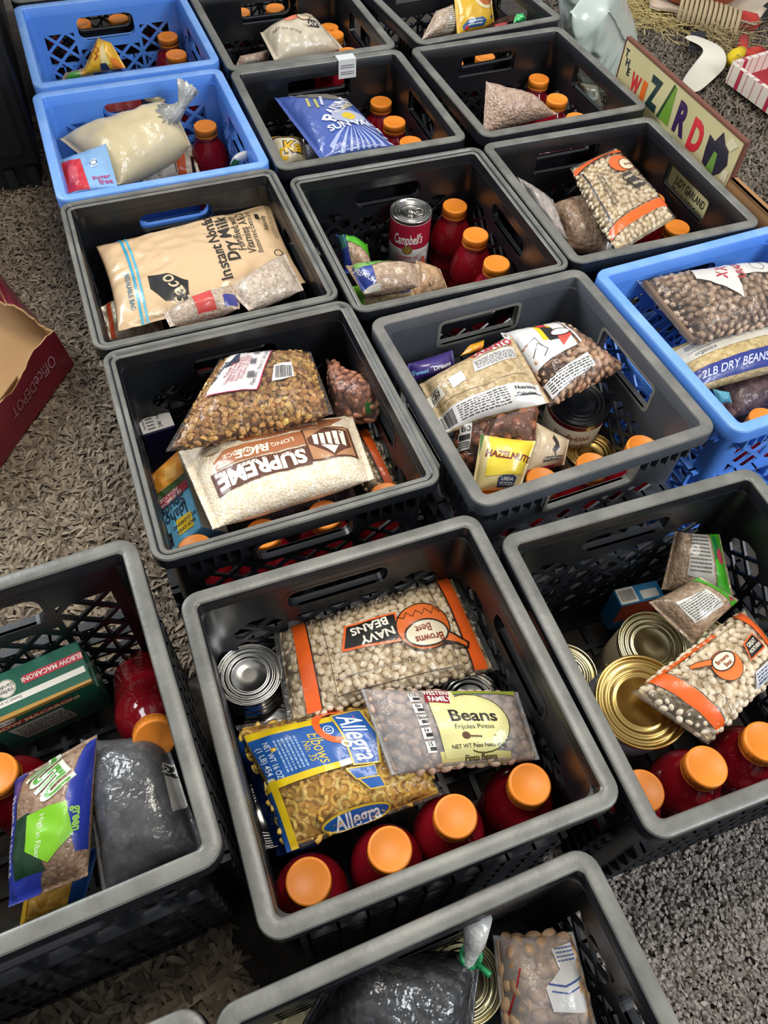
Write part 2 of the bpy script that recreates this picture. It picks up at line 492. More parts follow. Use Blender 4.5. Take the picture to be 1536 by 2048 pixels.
def carton(name, label, o, ex, ey, ez, color, faces=None, group=None, cat='box', rough=.42):
    """box from corner o with edge vectors; faces: {'top'|'front'|'right'|'left'|'back': (rot, prints)}"""
    o, ex, ey, ez = map(Vector, (o, ex, ey, ez))
    org = o + (ex+ey)/2
    t = thing(name, label, cat, org, group)
    bm = bmesh.new()
    P = [o, o+ex, o+ex+ey, o+ey, o+ez, o+ex+ez, o+ex+ey+ez, o+ey+ez]
    vs = [bm.verts.new(p-org) for p in P]
    for q in ((0,3,2,1),(4,5,6,7),(0,1,5,4),(1,2,6,5),(2,3,7,6),(3,0,4,7)): bm.faces.new([vs[i] for i in q])
    bmesh.ops.bevel(bm, geom=bm.edges[:], offset=.0012, segments=2, affect='EDGES')
    me = bpy.data.meshes.new('carton_body'); bm.to_mesh(me); bm.free()
    me.materials.append(mat('card_'+color, color, rough, .3))
    link('carton_body', me, t)
    Q = {'top': (4,5,6,7), 'front': (0,1,5,4), 'right': (1,2,6,5), 'back': (2,3,7,6), 'left': (3,0,4,7)}
    for k, (rot, pr) in (faces or {}).items():
        ids = list(Q[k]); ids = ids[rot:]+ids[:rot]
        put_print(Quad(*[P[i] for i in ids]), pr, t, origin=org, name='printed_panel')
    # the closing flap: a thin card glued over the end
    a, b, c, d = [P[i] for i in (1, 2, 6, 5)]
    n = (b-a).cross(d-a).normalized(); e = .06
    def lerp(u, v): return (a*(1-u)+b*u)*(1-v)+(d*(1-u)+c*u)*v
    q = [lerp(e, e), lerp(1-e, e), lerp(1-e, .7), lerp(e, .7)]
    V = [p - org + n*.0002 for p in q] + [p - org + n*.0011 for p in q]
    mesh('end_flap', V, [(4,5,6,7),(0,1,5,4),(1,2,6,5),(2,3,7,6),(3,0,4,7)], mat('card_'+color, color, rough, .3), t, False)
    return t

SILVER = mat('tin_silver', '#c9c6bf', .22, metal=1)
GOLD = mat('tin_gold', '#c6a763', .26, metal=1)
PALEGOLD = mat('tin_pale_gold', '#cfc49a', .25, metal=1)
FILM = film_mat('clear_film', .03)
HAZY = film_mat('cloudy_film', .22, rough=.2)
def can(label, top, h, r, lid='silver', body='#b9b5ad', prints=None, tilt=(0, 0, 0), tab=False, a0=0, group=None, name='food_can', cat='can'):
    """top: centre of the lid; tilt: unit-ish direction of the axis offset"""
    top = Vector(top); ax = (Vector((0, 0, 1)) + Vector(tilt)).normalized()
    base = top - ax*h
    t = thing(name, label, cat, base, group)
    ux = (Vector((1, 0, 0)) - ax*ax.x).normalized(); M = Matrix((ux, ax.cross(ux), ax)).transposed().to_4x4()
    lm = {'silver': SILVER, 'gold': GOLD, 'pale': PALEGOLD, 'dark': mat('tin_dark', '#3a3b3d', .3, metal=.8)}[lid]
    b = MB()
    prof = [(r*.94, .001), (r, .0), (r*1.02, .002), (r*1.0, .0045), (r*.985, .006)]
    b.lathe([(0, .003), (r*.9, .003)] + prof, 56, 0, M)
    k = 9
    if not body.startswith('#'):
        pr = []
        for i in range(61): pr.append((r*.985 + .0009*math.cos(i/60*math.pi*2*k), .006 + (h-.012)*i/60))
        b.lathe(pr, 56, 0, M)
        b.build('can_body', lm, t, True)
    else:
        b.lathe([(r*.985, .006), (r*.985, h-.006)], 56, 0, M)
        b.build('can_body', lm, t, True)
        c = MB(); c.lathe([(r*.99, .0075), (r*.995, .0075), (r*.995, h-.0075), (r*.99, h-.0075)], 56, 0, M)
        c.build('paper_label', ink(body), t, True)
        if prints: put_print(Cyl(M, r*.995, .0075, h-.0075, a0), prints, t, name='label_print')
    # lid with seam and stepped rings
    l = MB(); z = h-.006
    pr = [(r*.985, z), (r*1.0, z+.0015), (r*1.025, z+.0035), (r*1.02, z+.0056), (r*.985, z+.006), (r*.95, z+.005), (r*.94, z+.002),
          (r*.90, z+.0018), (r*.87, z+.0032), (r*.83, z+.0033), (r*.80, z+.0019), (r*.76, z+.0018), (r*.73, z+.0031), (r*.69, z+.0032), (r*.66, z+.0018),
          (r*.60, z+.0015), (r*.57, z+.0026), (r*.53, z+.0026), (r*.50, z+.0014), (r*.2, z+.0012), (0.0001, z+.0012)]
    l.lathe(pr, 64, 0, M); l.build('lid', lm, t, True)
    if tab:
        g = MB(); zz = z+.004
        g.tube([M @ Vector((r*.12+r*.5*(1+math.cos(a))*.5, r*.24*math.sin(a), zz)) for a in np.linspace(0, 2*math.pi, 20, endpoint=False)], .0012, 6, closed=True)
        g.lathe([(0, zz+.0018), (r*.13, zz+.0015), (r*.15, zz-.002)], 16, 0, M)
        g.build('pull_tab', SILVER, t, True)
    return t

# ---------------------------------------------------------------- juice bottles
LIQ = None
def bottle_protos():
    global LIQ
    LIQ = mat('red_juice', '#8c1420', .07, 0, trans=.25, spec=.5)
    nt = LIQ.node_tree; bs = nt.nodes['Principled BSDF']; bs.inputs['IOR'].default_value = 1.38
    capm = mat('orange_cap', '#ff9630', .42, .0, bump=(400, .12, .0006))
    b = MB(); pr = [(0, .004), (.02, .003), (.031, .0), (.035, .004), (.0365, .012)]
    for i in range(25):
        z = .016 + i*.0031; pr.append((.0366 - .0011*(.5-.5*math.cos(i*math.pi/2)), z))
    pr += [(.0366, .094), (.0345, .099), (.034, .108), (.0345, .113), (.037, .118), (.0375, .126), (.0368, .135), (.0345, .145), (.0305, .155), (.0255, .164), (.021, .170), (.0185, .174)]
    b.lathe(pr, 48); body = b.build('bottle_body', LIQ, None, True).data
    b = MB(); b.lathe([(.0185, .174), (.0175, .176), (.0205, .1765), (.0208, .1785), (.0195, .1795), (.0175, .180), (.0172, .19)], 40)
    neck = b.build('neck_ring', mat('clear_plastic_red', '#a5343a', .15, .5), None, True).data
    b = MB()
    kn = lambda i: 1.0 if (i % 4) < 2 else .988
    b.lathe([(.0200, .1805), (.0214, .1803), (.0216, .182), (.0216, .184)], 96)
    b.lathe([(.0205, .1842), (.0215, .1845), (.0215, .1945)], 96, rmod=kn)
    b.lathe([(.0213, .1945), (.0210, .1962), (.0200, .1972), (.0185, .1973), (.018, .1969), (0.0001, .1969)], 96)
    cap = b.build('cap', capm, None, True).data
    for o in [o for o in COL.objects if o.name.split('.')[0] in ('bottle_body', 'neck_ring', 'cap')]: bpy.data.objects.remove(o)
    return body, neck, cap
BODY, NECK, CAP = bottle_protos()
def bottle(label, top, tilt=None, base=None):
    """top: centre of the cap top. Upright unless a tilt vector is given"""
    top = Vector(top); ax = Vector((0, 0, 1))
    if tilt: ax = Vector(tilt).normalized()
    loc = top - ax*.1972
    if not tilt: loc.z = .0085
    t = thing('juice_bottle', label, 'bottle', loc, 'red juice bottles with orange caps')
    t.rotation_euler = ax.to_track_quat('Z', 'Y').to_euler()
    link('bottle_body', BODY, t); link('neck_ring', NECK, t); link('cap', CAP, t)
    return t

# ---------------------------------------------------------------- milk crates
HALF = .1675
def rrect(hx, hy, r, n=6):
    pts = []
    for cx, cy, a0 in ((hx-r, hy-r, 0), (-hx+r, hy-r, 90), (-hx+r, -hy+r, 180), (hx-r, -hy+r, 270)):
        for i in range(n+1):
            a = R(a0 + 90*i/n); pts.append((cx+r*math.cos(a), cy+r*math.sin(a)))
    return pts
def loft(prof, n=6, base_r=.02):
    """prof: list of (inset, z) round a rounded rectangle, closed"""
    V = []; F = []; m = 4*(n+1)
    for ins, z in prof:
        V += [(x, y, z) for x, y in rrect(HALF-ins, HALF-ins, max(base_r-ins, .006), n)]
    k = len(prof)
    for i in range(k):
        j = (i+1) % k
        for q in range(m):
            q2 = (q+1) % m; F.append((i*m+q, i*m+q2, j*m+q2, j*m+q))
    return V, F
def clip(poly, x0, x1, z0, z1):
    for ax, val, sgn in ((0, x0, 1), (0, x1, -1), (1, z0, 1), (1, z1, -1)):
        out = []
        for i in range(len(poly)):
            a, b = poly[i-1], poly[i]; da, db = sgn*(a[ax]-val), sgn*(b[ax]-val)
            if (da >= 0) != (db >= 0):
                t = da/(da-db); out.append((a[0]+(b[0]-a[0])*t, a[1]+(b[1]-a[1])*t))
            if db >= 0: out.append(b)
        poly = out
        if not poly: return []
    return poly
def parea(p): return abs(sum(p[i-1][0]*p[i][1]-p[i][0]*p[i-1][1] for i in range(len(p))))/2
def plate(outer, holes, th):
    cu = bpy.data.curves.new('p', 'CURVE'); cu.dimensions = '2D'; cu.fill_mode = 'BOTH'; cu.extrude = th/2
    for pl in [outer]+holes:
        s = cu.splines.new('POLY'); s.points.add(len(pl)-1)
        for p, q in zip(s.points, pl): p.co = (q[0], q[1], 0, 1)
        s.use_cyclic_u = True
    o = bpy.data.objects.new('p', cu); COL.objects.link(o); bpy.context.view_layer.update()
    ev = o.evaluated_get(bpy.context.evaluated_depsgraph_get()); me = ev.to_mesh()
    V = [v.co.copy() for v in me.vertices]; F = [tuple(p.vertices) for p in me.polygons]
    ev.to_mesh_clear(); bpy.data.objects.remove(o); bpy.data.curves.remove(cu)
    return V, F
def stadium(hw, z0, z1, r=None):
    h = (z1-z0)/2; r = r or h*.95; cz = (z0+z1)/2; out = []
    for cx, cy, a0 in ((hw-r, cz+h-r, 0), (-hw+r, cz+h-r, 90), (-hw+r, cz-h+r, 180), (hw-r, cz-h+r, 270)):
        for i in range(6): a = R(a0+18*i); out.append((cx+r*math.cos(a), cy+r*math.sin(a)))
    return out
STY = {  # handle half width, z0, z1, corner r ; lattice rects ; diamond half sizes
 1: dict(hw=.057, z0=.209, z1=.252, r=.013, rects=[(-.126, -.067, .045, .226), (.067, .126, .045, .226), (-.060, .060, .045, .192)], dx=.021, dz=.018),
 2: dict(hw=.062, z0=.214, z1=.254, r=.006, rects=[(-.118, -.003, .04, .185), (.003, .118, .04, .185)], dx=.020, dz=.016),
 3: dict(hw=.058, z0=.216, z1=.248, r=.012, rects=[(-.122, -.068, .04, .212), (.068, .122, .04, .212), (-.061, .061, .04, .195)], dx=.019, dz=.016),
}
CRM = {
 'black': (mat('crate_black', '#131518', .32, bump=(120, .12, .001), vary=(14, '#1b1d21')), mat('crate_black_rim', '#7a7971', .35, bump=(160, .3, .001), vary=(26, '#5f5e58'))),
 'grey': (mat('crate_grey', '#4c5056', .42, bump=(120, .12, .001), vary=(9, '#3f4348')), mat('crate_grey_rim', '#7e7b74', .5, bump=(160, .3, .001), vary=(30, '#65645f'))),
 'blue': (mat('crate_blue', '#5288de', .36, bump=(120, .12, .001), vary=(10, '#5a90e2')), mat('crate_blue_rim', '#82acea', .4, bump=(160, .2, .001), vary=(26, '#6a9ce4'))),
}
_cm = {}
def crate_meshes(sty, col):
    if (sty, col) in _cm: return _cm[sty, col]
    S = STY[3 if sty == 4 else sty]; m, rimm = CRM[col]
    tmp = []
    # rim: flanged ring with a raised lip
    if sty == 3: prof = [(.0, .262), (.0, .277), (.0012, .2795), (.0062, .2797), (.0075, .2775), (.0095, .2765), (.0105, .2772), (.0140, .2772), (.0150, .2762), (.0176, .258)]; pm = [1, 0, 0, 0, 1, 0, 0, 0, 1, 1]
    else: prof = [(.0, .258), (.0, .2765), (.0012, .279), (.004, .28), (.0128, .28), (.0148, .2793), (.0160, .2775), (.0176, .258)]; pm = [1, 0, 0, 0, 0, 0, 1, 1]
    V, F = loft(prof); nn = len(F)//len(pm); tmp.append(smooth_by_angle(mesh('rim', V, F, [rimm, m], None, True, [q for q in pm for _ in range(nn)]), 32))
    holes = [stadium(S['hw'], S['z0'], S['z1'], S['r'])]
    dx, dz, k = S['dx'], S['dz'], .80
    for x0, x1, z0, z1 in S['rects']:
        for i in range(-9, 10):
            for j in range(0, 16):
                cx = i*dx; cz = .03 + j*dz
                if (i+j) % 2: continue
                pl = clip([(cx-dx*k, cz), (cx, cz-dz*k), (cx+dx*k, cz), (cx, cz+dz*k)], x0, x1, z0, z1)
                if pl and len(pl) > 2 and parea(pl) > 1.5e-5: holes.append(pl)
    a = .1365
    V, F = plate([(-a, .006), (a, .006), (a, .262), (-a, .262)], holes, .0035)
    tmp.append(mesh('side_wall', [(v.x, .1515+v.z, v.y) for v in V], F, m, None, False))
    # outside ribs, and the collar round the hand hole
    b = MB()
    for z in (.012, .044, .074, .104, .134, .164): b.box((-.14, .1525, z-.002), (.14, .163, z+.002))
    for x in np.linspace(-.132, .132, 10): b.box((x-.0016, .1525, .008), (x+.0016, .163, .166))
    for x in np.linspace(-.135, .135, 19):
        if abs(x) > S['hw']+.006: b.box((x-.0015, .1525, .236), (x+.0015, .1655, .260))
    for sg in (-1, 1): b.box((min(sg*.14, sg*(S['hw']+.006)), .1525, .233), (max(sg*.14, sg*(S['hw']+.006)), .161, .2365))
    hp = stadium(S['hw']+.0045, S['z0']-.0045, S['z1']+.0045, S['r']+.003); hi = stadium(S['hw'], S['z0'], S['z1'], S['r'])
    n = len(hp); V = []; F = []
    for y in (.1493, .161):
        V += [(p[0], y, p[1]) for p in hp]+[(p[0], y, p[1]) for p in hi]
    for i in range(n):
        j = (i+1) % n
        F += [(i, n+i, n+j, j), (2*n+i, 2*n+j, 3*n+j, 3*n+i), (i, j, 2*n+j, 2*n+i), (n+i, 3*n+i, 3*n+j, n+j)]
    tmp.append(b.build('wall_ribs', m))
    tmp.append(mesh('hand_hole_collar', V, F, rimm if col == 'grey' else m, None, False))
    # corner post
    V = []; F = []; n = 6
    for i in range(n+1):
        a_ = R(90*i/n)
        for r in (.0132, .0168, .027): 
            if r < .02:
                for z in (.004, .262): V.append((.1365+r*math.cos(a_), .1365+r*math.sin(a_), z))
    for i in range(n):
        q = i*4; F += [(q, q+1, q+5, q+4), (q+2, q+6, q+7, q+3), (q, q+4, q+6, q+2), (q+1, q+3, q+7, q+5)]
    tmp.append(smooth_by_angle(mesh('corner_post', V, F, m), 40))
    # bottom grid
    holes = []
    g = .0365
    for i in range(-4, 4):
        for j in range(-4, 4):
            x, y = (i+.5)*g, (j+.5)*g; w = g*.5-.0035; holes.append([(x-w, y-w), (x+w, y-w), (x+w, y+w), (x-w, y+w)])
    V, F = plate(rrect(.152, .152, .014), holes, .005)
    tmp.append(mesh('crate_bottom', [(v.x, v.y, .0055+v.z) for v in V], F, m, None, False))
    _cm[sty, col] = [o.data for o in tmp]
    for o in tmp: bpy.data.objects.remove(o)
    return _cm[sty, col]
def crate(label, x, y, yaw, sty, col, zs=1):
    rim, wall, ribs, collar, post, bot = crate_meshes(sty, col)
    t = thing('milk_crate', label, 'crate', (x, y, 0), 'milk crates packed with groceries', yaw)
    t.scale = (1, 1, zs)
    link('rim', rim, t); link('crate_bottom', bot, t)
    for k in range(4):
        w = link('side_wall', wall, t); w.rotation_euler = (0, 0, k*math.pi/2)
        link('wall_ribs', ribs, w); link('hand_hole_collar', collar, w)
        p = link('corner_post', post, t); p.rotation_euler = (0, 0, k*math.pi/2)
    return t

# ================================================================ SETTING
carpet_m = mat('carpet_backing', '#4a433c', .95, vary=(40, '#3a342f'), bump=(90, 1, .006))
b = MB(); b.box((-3.2, -1.6, -.02), (3.2, 4.4, 0))
floor = b.build('floor', carpet_m); floor['kind'] = 'structure'
pile_cols = ['#83735f', '#94836d', '#6f614f', '#a7967f', '#5d5042', '#8b7a66']
def pile(poly, dens, ln, wd, seed, cols, name, hgt=.012):
    """tufts of a shaggy carpet: short bent ribbons lying every way"""
    rs = np.random.RandomState(seed)
    xs = [p[0] for p in poly]; ys = [p[1] for p in poly]
    x0, x1, y0, y1 = min(xs), max(xs), min(ys), max(ys)
    n = int((x1-x0)*(y1-y0)*dens)
    P = np.c_[rs.uniform(x0, x1, n), rs.uniform(y0, y1, n)]
    ins = np.zeros(n, bool)
    for i in range(len(poly)):
        a, c = poly[i-1], poly[i]
        cond = (a[1] > P[:, 1]) != (c[1] > P[:, 1])
        with np.errstate(divide='ignore', invalid='ignore'):
            xx = (c[0]-a[0])*(P[:, 1]-a[1])/(c[1]-a[1])+a[0]
        ins ^= cond & (P[:, 0] < xx)
    for cx, cy, cyaw in CRATES:                     # no tufts under the crates
        d = P-[cx, cy]; lx = d[:, 0]*math.cos(cyaw)+d[:, 1]*math.sin(cyaw); ly = -d[:, 0]*math.sin(cyaw)+d[:, 1]*math.cos(cyaw)
        ins &= ~((abs(lx) < .15) & (abs(ly) < .15))
    P = P[ins]; n = len(P)
    th = rs.uniform(0, 2*np.pi, n); L = ln*rs.uniform(.6, 1.25, n); w = wd*rs.uniform(.6, 1.2, n); bend = rs.uniform(-.9, .9, n)
    z0 = rs.uniform(0, hgt*.5, n); rise = hgt*rs.uniform(.25, 1.0, n)
    V = np.zeros((n, 8, 3))
    for k, (t, ww, zz) in enumerate(((0, .55, 0), (.36, 1, .75), (.72, .95, 1), (1, .3, .62))):
        a = th+bend*t
        cx = P[:, 0]+np.cos(a)*L*(t-.5); cy = P[:, 1]+np.sin(a)*L*(t-.5)
        ox = -np.sin(a)*w*ww/2; oy = np.cos(a)*w*ww/2; z = z0+rise*zz
        V[:, 2*k] = np.c_[cx+ox, cy+oy, z-w*.22]; V[:, 2*k+1] = np.c_[cx-ox, cy-oy, z-w*.22*rs.uniform(-1, 1, n)]
    # a raised spine keeps every tuft round
    q = np.arange(n)[:, None]*8
    F = np.concatenate([q+np.array([[2*k, 2*k+1, 2*k+3, 2*k+2]]) for k in range(3)])
    o = big_mesh(name, V.reshape(-1, 3), F, pieces_mat('pile_'+name, cols, .8), floor)
    return o

# ================================================================ CRATES
CRATES = []
def put_crate(label, c, sty, col, zs=1):
    CRATES.append(c); return crate(label, c[0], c[1], c[2], sty, col, zs)
put_crate('blue milk crate in the far left corner, a yellow packet standing in it', (-0.5798, 1.5687, 0.4276), 1, 'blue')
put_crate('blue milk crate holding the twisted bag of cream-coloured powder', (-0.4402, 1.2441, 0.4229), 1, 'blue')
put_crate('black milk crate with the big tan dry milk pouch', (-0.2996, 0.9338, 0.4232), 3, 'black')
put_crate('black milk crate holding the upside-down rice bag and the walnut bag', (-0.1539, 0.6271, 0.4247), 3, 'black')
put_crate('black milk crate at the top with a wrinkled white bean bag in it', (-0.2551, 1.6760, 0.4245), 2, 'black')
put_crate('black milk crate with the blue raisin bag and a white sticker on its rim', (-0.1189, 1.3665, 0.4086), 2, 'black')
put_crate('black milk crate holding the upright red and white soup can', (0.0306, 1.0388, 0.4092), 3, 'black')
put_crate('scuffed grey milk crate with large square hand holes, holding the hazelnut packet', (0.1837, 0.7293, 0.4498), 2, 'grey')
put_crate('black milk crate at the top edge with the yellow pizza packet', (0.0747, 1.8339, 0.4972), 2, 'black')
put_crate('black milk crate with only a pointed tan lentil bag and three bottles', (0.2090, 1.5083, 0.4324), 2, 'black')
put_crate('black milk crate beside the painted board, a steep white bean bag in it', (0.3405, 1.1773, 0.4067), 2, 'black')
put_crate('blue milk crate cut by the right edge of the photo', (0.5023, 0.8679, 0.4600), 1, 'blue')
put_crate('black milk crate at the right with the large gold can', (0.3442, 0.3795, 0.3902), 4, 'black')
put_crate('black milk crate in the middle front holding the navy beans and the elbow macaroni', (0.0145, 0.2835, 0.4086), 4, 'black')
put_crate('black milk crate at the left edge with the green macaroni box', (-0.3309, 0.1964, 0.4596), 1, 'black', 1.12)
put_crate('black milk crate at the bottom edge with the tied bag of black beans', (0.1147, -0.0630, 0.4320), 1, 'black')
put_crate('empty black milk crate at the bottom left, only its rim corner in view', (-0.1971, -0.1960, 0.4320), 1, 'black')
put_crate('black milk crate beyond the far blue one, mostly above the frame', (-0.7258, 1.8890, 0.4276), 1, 'black')
put_crate('black milk crate beyond the bottles at the very top, mostly above the frame', (-0.4001, 1.9968, 0.4245), 1, 'black')
pile([(-1.25, .95), (-.9, .5), (-.62, .2), (-.52, .36), (-.15, .42), (-.02, .62), (-.35, .95), (-.62, 1.62), (-1.25, 1.9)], 78000, .026, .0054, 3, pile_cols, 'carpet_pile')
pile([(.22, .3), (.55, .35), (.62, -.02), (.62, -.3), (.2, -.3)], 120000, .0075, .0046, 4, ['#8d847b', '#7a7169', '#a39a91', '#6a6159', '#958b80'], 'carpet_loop', .009)
pile([(-1.7, 1.9), (-1.25, 1.9), (-1.25, .95), (-.9, .5), (-.62, .2), (-.52, .36), (-.3, .36), (.1, -.3), (-1.7, -.3)], 34000, .030, .0068, 6, pile_cols, 'carpet_pile')
pile([(.35, 2.95), (.32, 1.75), (.5, 1.25), (.72, .8), (1.3, 1.2), (1.35, 2.95)], 60000, .026, .0058, 5, ['#6d6153', '#7f7365', '#5a4f44', '#8f8476', '#4c4239', '#776a5b'], 'carpet_shag', .022)
b = MB(); b.tube([(.523, .36, .0095), (.505, .2, .0105), (.487, .08, .01), (.478, -.12, .0095)], .0022, 6)
s = b.build('carpet_seam', mat('seam_brown', '#4a3628', .9), floor, True)

# ================================================================ BOTTLES
for lab, p in (
 ('orange-capped bottle of red juice in the far blue crate, farther of its two', (-0.5266, 1.7376, 0.2050)),
 ('orange-capped bottle of red juice in the far blue crate, nearer of its two', (-0.4926, 1.6622, 0.2050)),
 ('single orange-capped bottle of red juice beside the twisted powder bag', (-0.3824, 1.3972, 0.2050)),
 ('juice bottle left of the three in front of the wrinkled white bean bag, farthest one', (-0.1919, 1.8275, 0.2050)),
 ('juice bottle right of the wrinkled white bean bag, second of three', (-0.1782, 1.7980, 0.2050)),
 ('juice bottle at the near rim right of the wrinkled white bean bag', (-0.1404, 1.7212, 0.2050)),
 ('juice bottle beside the blue raisin bag, farthest of three', (-0.0605, 1.5276, 0.2050)),
 ('juice bottle beside the blue raisin bag, middle of three', (-0.0305, 1.4567, 0.2050)),
 ('juice bottle beside the blue raisin bag, nearest of three', (0.0035, 1.3886, 0.2050)),
 ('juice bottle behind the pointed tan lentil bag, farthest of three', (0.2588, 1.6628, 0.2050)),
 ('juice bottle behind the pointed tan lentil bag, middle of three', (0.2914, 1.5860, 0.2050)),
 ('juice bottle at the near rim by the pointed tan lentil bag', (0.3244, 1.5154, 0.2050)),
 ('juice bottle just right of the red and white soup can', (0.0861, 1.1973, 0.2050)),
 ('juice bottle second to the right of the red and white soup can', (0.1212, 1.1196, 0.2050)),
 ('juice bottle nearest the rim in the crate of the red soup can', (0.1541, 1.0481, 0.2050)),
 ('juice bottle half hidden behind the steep white bean bag, farthest of three', (0.4020, 1.3390, 0.2050)),
 ('juice bottle behind the steep white bean bag, middle of three', (0.4360, 1.2586, 0.2050)),
 ('juice bottle in front of the lettered board, right of the steep white bean bag', (0.4666, 1.1802, 0.2050)),
 ('juice bottle at the left end of the row under the upside-down rice bag', (-0.2189, 0.4738, 0.2050)),
 ('juice bottle second from the left under the upside-down rice bag', (-0.1439, 0.5026, 0.2050)),
 ('juice bottle third from the left under the upside-down rice bag', (-0.0720, 0.5364, 0.2050)),
 ('juice bottle at the right end below the upside-down rice bag', (0.0024, 0.5701, 0.2050)),
 ('juice bottle seen left in the hand hole above the walnut bag', (-0.2885, 0.8117, 0.2050)),
 ('juice bottle seen right in the hand hole above the walnut bag', (-0.2137, 0.8453, 0.2050)),
 ('juice bottle at the left end of the row by the hazelnut packet', (0.1286, 0.5776, 0.2050)),
 ('juice bottle just below the hazelnut packet, second from the left', (0.2001, 0.6122, 0.2050)),
 ('juice bottle in front of the gold lidded can, third from the left', (0.2681, 0.6427, 0.2050)),
 ('juice bottle alone at the right end of the grey crate', (0.3386, 0.6795, 0.2050)),
 ('juice bottle at the right edge of the photo in the blue crate', (0.5167, 0.7456, 0.2050)),
 ('juice bottle at the left end of the row below the large gold can', (0.2769, 0.2285, 0.2050)),
 ('juice bottle in the middle of the row below the large gold can', (0.3458, 0.2574, 0.2050)),
 ('juice bottle at the right edge of the photo below the white bean bag', (0.4119, 0.2877, 0.2050)),
 ('juice bottle at the left end of the front row under the elbow macaroni', (-0.0463, 0.1258, 0.2050)),
 ('juice bottle second from the left in the front row under the elbow macaroni', (0.0272, 0.1580, 0.2050)),
 ('juice bottle third from the left in the front row, right of the macaroni', (0.0896, 0.1920, 0.2050)),
 ('juice bottle at the right end of the front row, below the pinto beans', (0.1635, 0.2273, 0.2050)),
 ('juice bottle with its cap showing left through the hand hole of the far blue crate', (-0.7211, 1.7703, 0.2050)),
 ('juice bottle with its cap showing right through the hand hole of the far blue crate', (-0.6483, 1.8034, 0.2050)),
 ('juice bottle behind the lattice at the left of the far blue crate', (-0.7875, 1.7400, 0.2050)),
 ('juice bottle behind the lattice at the right of the far blue crate', (-0.5782, 1.8354, 0.2050)),
 ('juice bottle whose cap shows left in the topmost hand hole', (-0.3937, 1.8734, 0.2050)),
 ('juice bottle whose cap shows right in the topmost hand hole', (-0.3208, 1.9064, 0.2050)),
 ('juice bottle behind the lattice at the top left of the wrinkled white bean bag', (-0.4602, 1.8434, 0.2050)),
 ('juice bottle behind the lattice above the farthest bottle by the wrinkled bean bag', (-0.2507, 1.9381, 0.2050))):
    bottle(lab, p)
bottle('juice bottle leaning toward the viewer beside the green macaroni box', (-0.2151, 0.2457, 0.2050), (0.3540, -0.6236, 0.6970))
bottle('juice bottle seen left in the hand hole behind the pointed lentil bag', (0.0817, 1.7057, 0.2050))
bottle('juice bottle seen right in the hand hole behind the pointed lentil bag', (0.1494, 1.7424, 0.2050))

# ================================================================ MIDDLE FRONT CRATE (navy beans, macaroni, pinto beans)
can('unlabelled silver can standing upright left of the navy beans', (-0.1401, 0.3429, 0.1580), .148, .0370, 'silver', 'bare')
can('silver can half hidden under the near corner of the navy beans', (-0.1084, 0.3054, 0.1050), .096, .0365, 'silver', 'bare')
can('silver can low at the left wall beside the blue end of the macaroni bag', (-0.1037, 0.2070, 0.1050), .096, .0365, 'silver', 'bare')
can('can with a red lid between the navy beans and the pinto beans', (0.1162, 0.3426, 0.1250), .115, .037, 'silver', '#8f1d24')
OR = '#f0641e'
bag('bean_bag', 'clear bag of navy beans with orange bands and an upside-down pot emblem, lying flat', 'bean bag',
    [(0.0931, 0.4833, 0.1700), (-0.1186, 0.3902, 0.1680), (-0.0876, 0.2797, 0.1780), (0.1420, 0.3589, 0.1780)], .056, mat('navy_under', '#c4ad86', .8), pieces='navy', wr=.002, seed=3, seal=.03, nu=64, nv=44, prints=[
    ('r', .055, .02, .125, .98, OR), ('r', .835, .02, .905, .98, OR), ('l', [(.125,.02),(.125,.98)], .012, '#2a1a14'), ('l', [(.835,.02),(.835,.98)], .012, '#2a1a14'),
    ('l', [(.19,.06),(.19,.93),(.76,.93),(.76,.06),(.19,.06)], .008, '#2b2622'),
    ('p', [(.40,.30),(.66,.30),(.70,.56),(.42,.62)], OR), ('p', [(.41,.32),(.65,.32),(.685,.54),(.43,.595)], '#17130f'),
    ('t', 'NAVY', .52, .505, .085, '#f3ead8', dict(rot=4, bold=.03)), ('t', 'BEANS', .545, .385, .085, '#f3ead8', dict(rot=4, bold=.03)),
    ('e', .295, .52, .255, .245, '#2a1408'), ('e', .295, .52, .242, .232, '#e8702a'), ('p', [(.19,.60),(.10,.74),(.115,.80),(.16,.76),(.25,.70)], '#2a1408'), ('p', [(.2,.61),(.115,.745),(.12,.78),(.16,.735),(.24,.68)], '#e8702a'),
    ('l', [(.19,.42),(.215,.36),(.235,.42),(.26,.35),(.28,.41),(.305,.35),(.33,.41),(.355,.35),(.375,.41),(.40,.38)], .012, '#3a1c0c'),
    ('e', .29, .60, .20, .13, '#e9dcbc'), ('ring', .29, .60, .20, .13, .016, '#2a1408'),
    ('t', 'Browns', .285, .66, .075, '#8b2f12', dict(bold=.02, sx=.8)), ('t', 'Best', .30, .555, .075, '#8b2f12', dict(bold=.02, sx=.8)),
    ('t', 'NET WT. 32 OZ. (2 LB.) 907g', .57, .10, .055, '#2b2622', dict(bold=.005)), ('t', 'KEEP REFRIGERATED (2) WWW.BROWNSBEST.COM', .56, .80, .022, '#2b2622', dict(bold=.01))])
bag('pasta_bag', 'second pasta bag in dark blue film under the elbow macaroni', 'pasta bag',
    [(-0.1535, 0.2863, 0.1000), (-0.0878, 0.1634, 0.1000), (-0.0432, 0.1746, 0.1200), (-0.1140, 0.3043, 0.1200)], .03, mat('film_royal_blue', '#1a4a9a', .3, .7, coat_bump=(60,.7,.005)), wr=.003, seed=8)
YL = '#f2cf1c'; BL = '#1f5ba8'
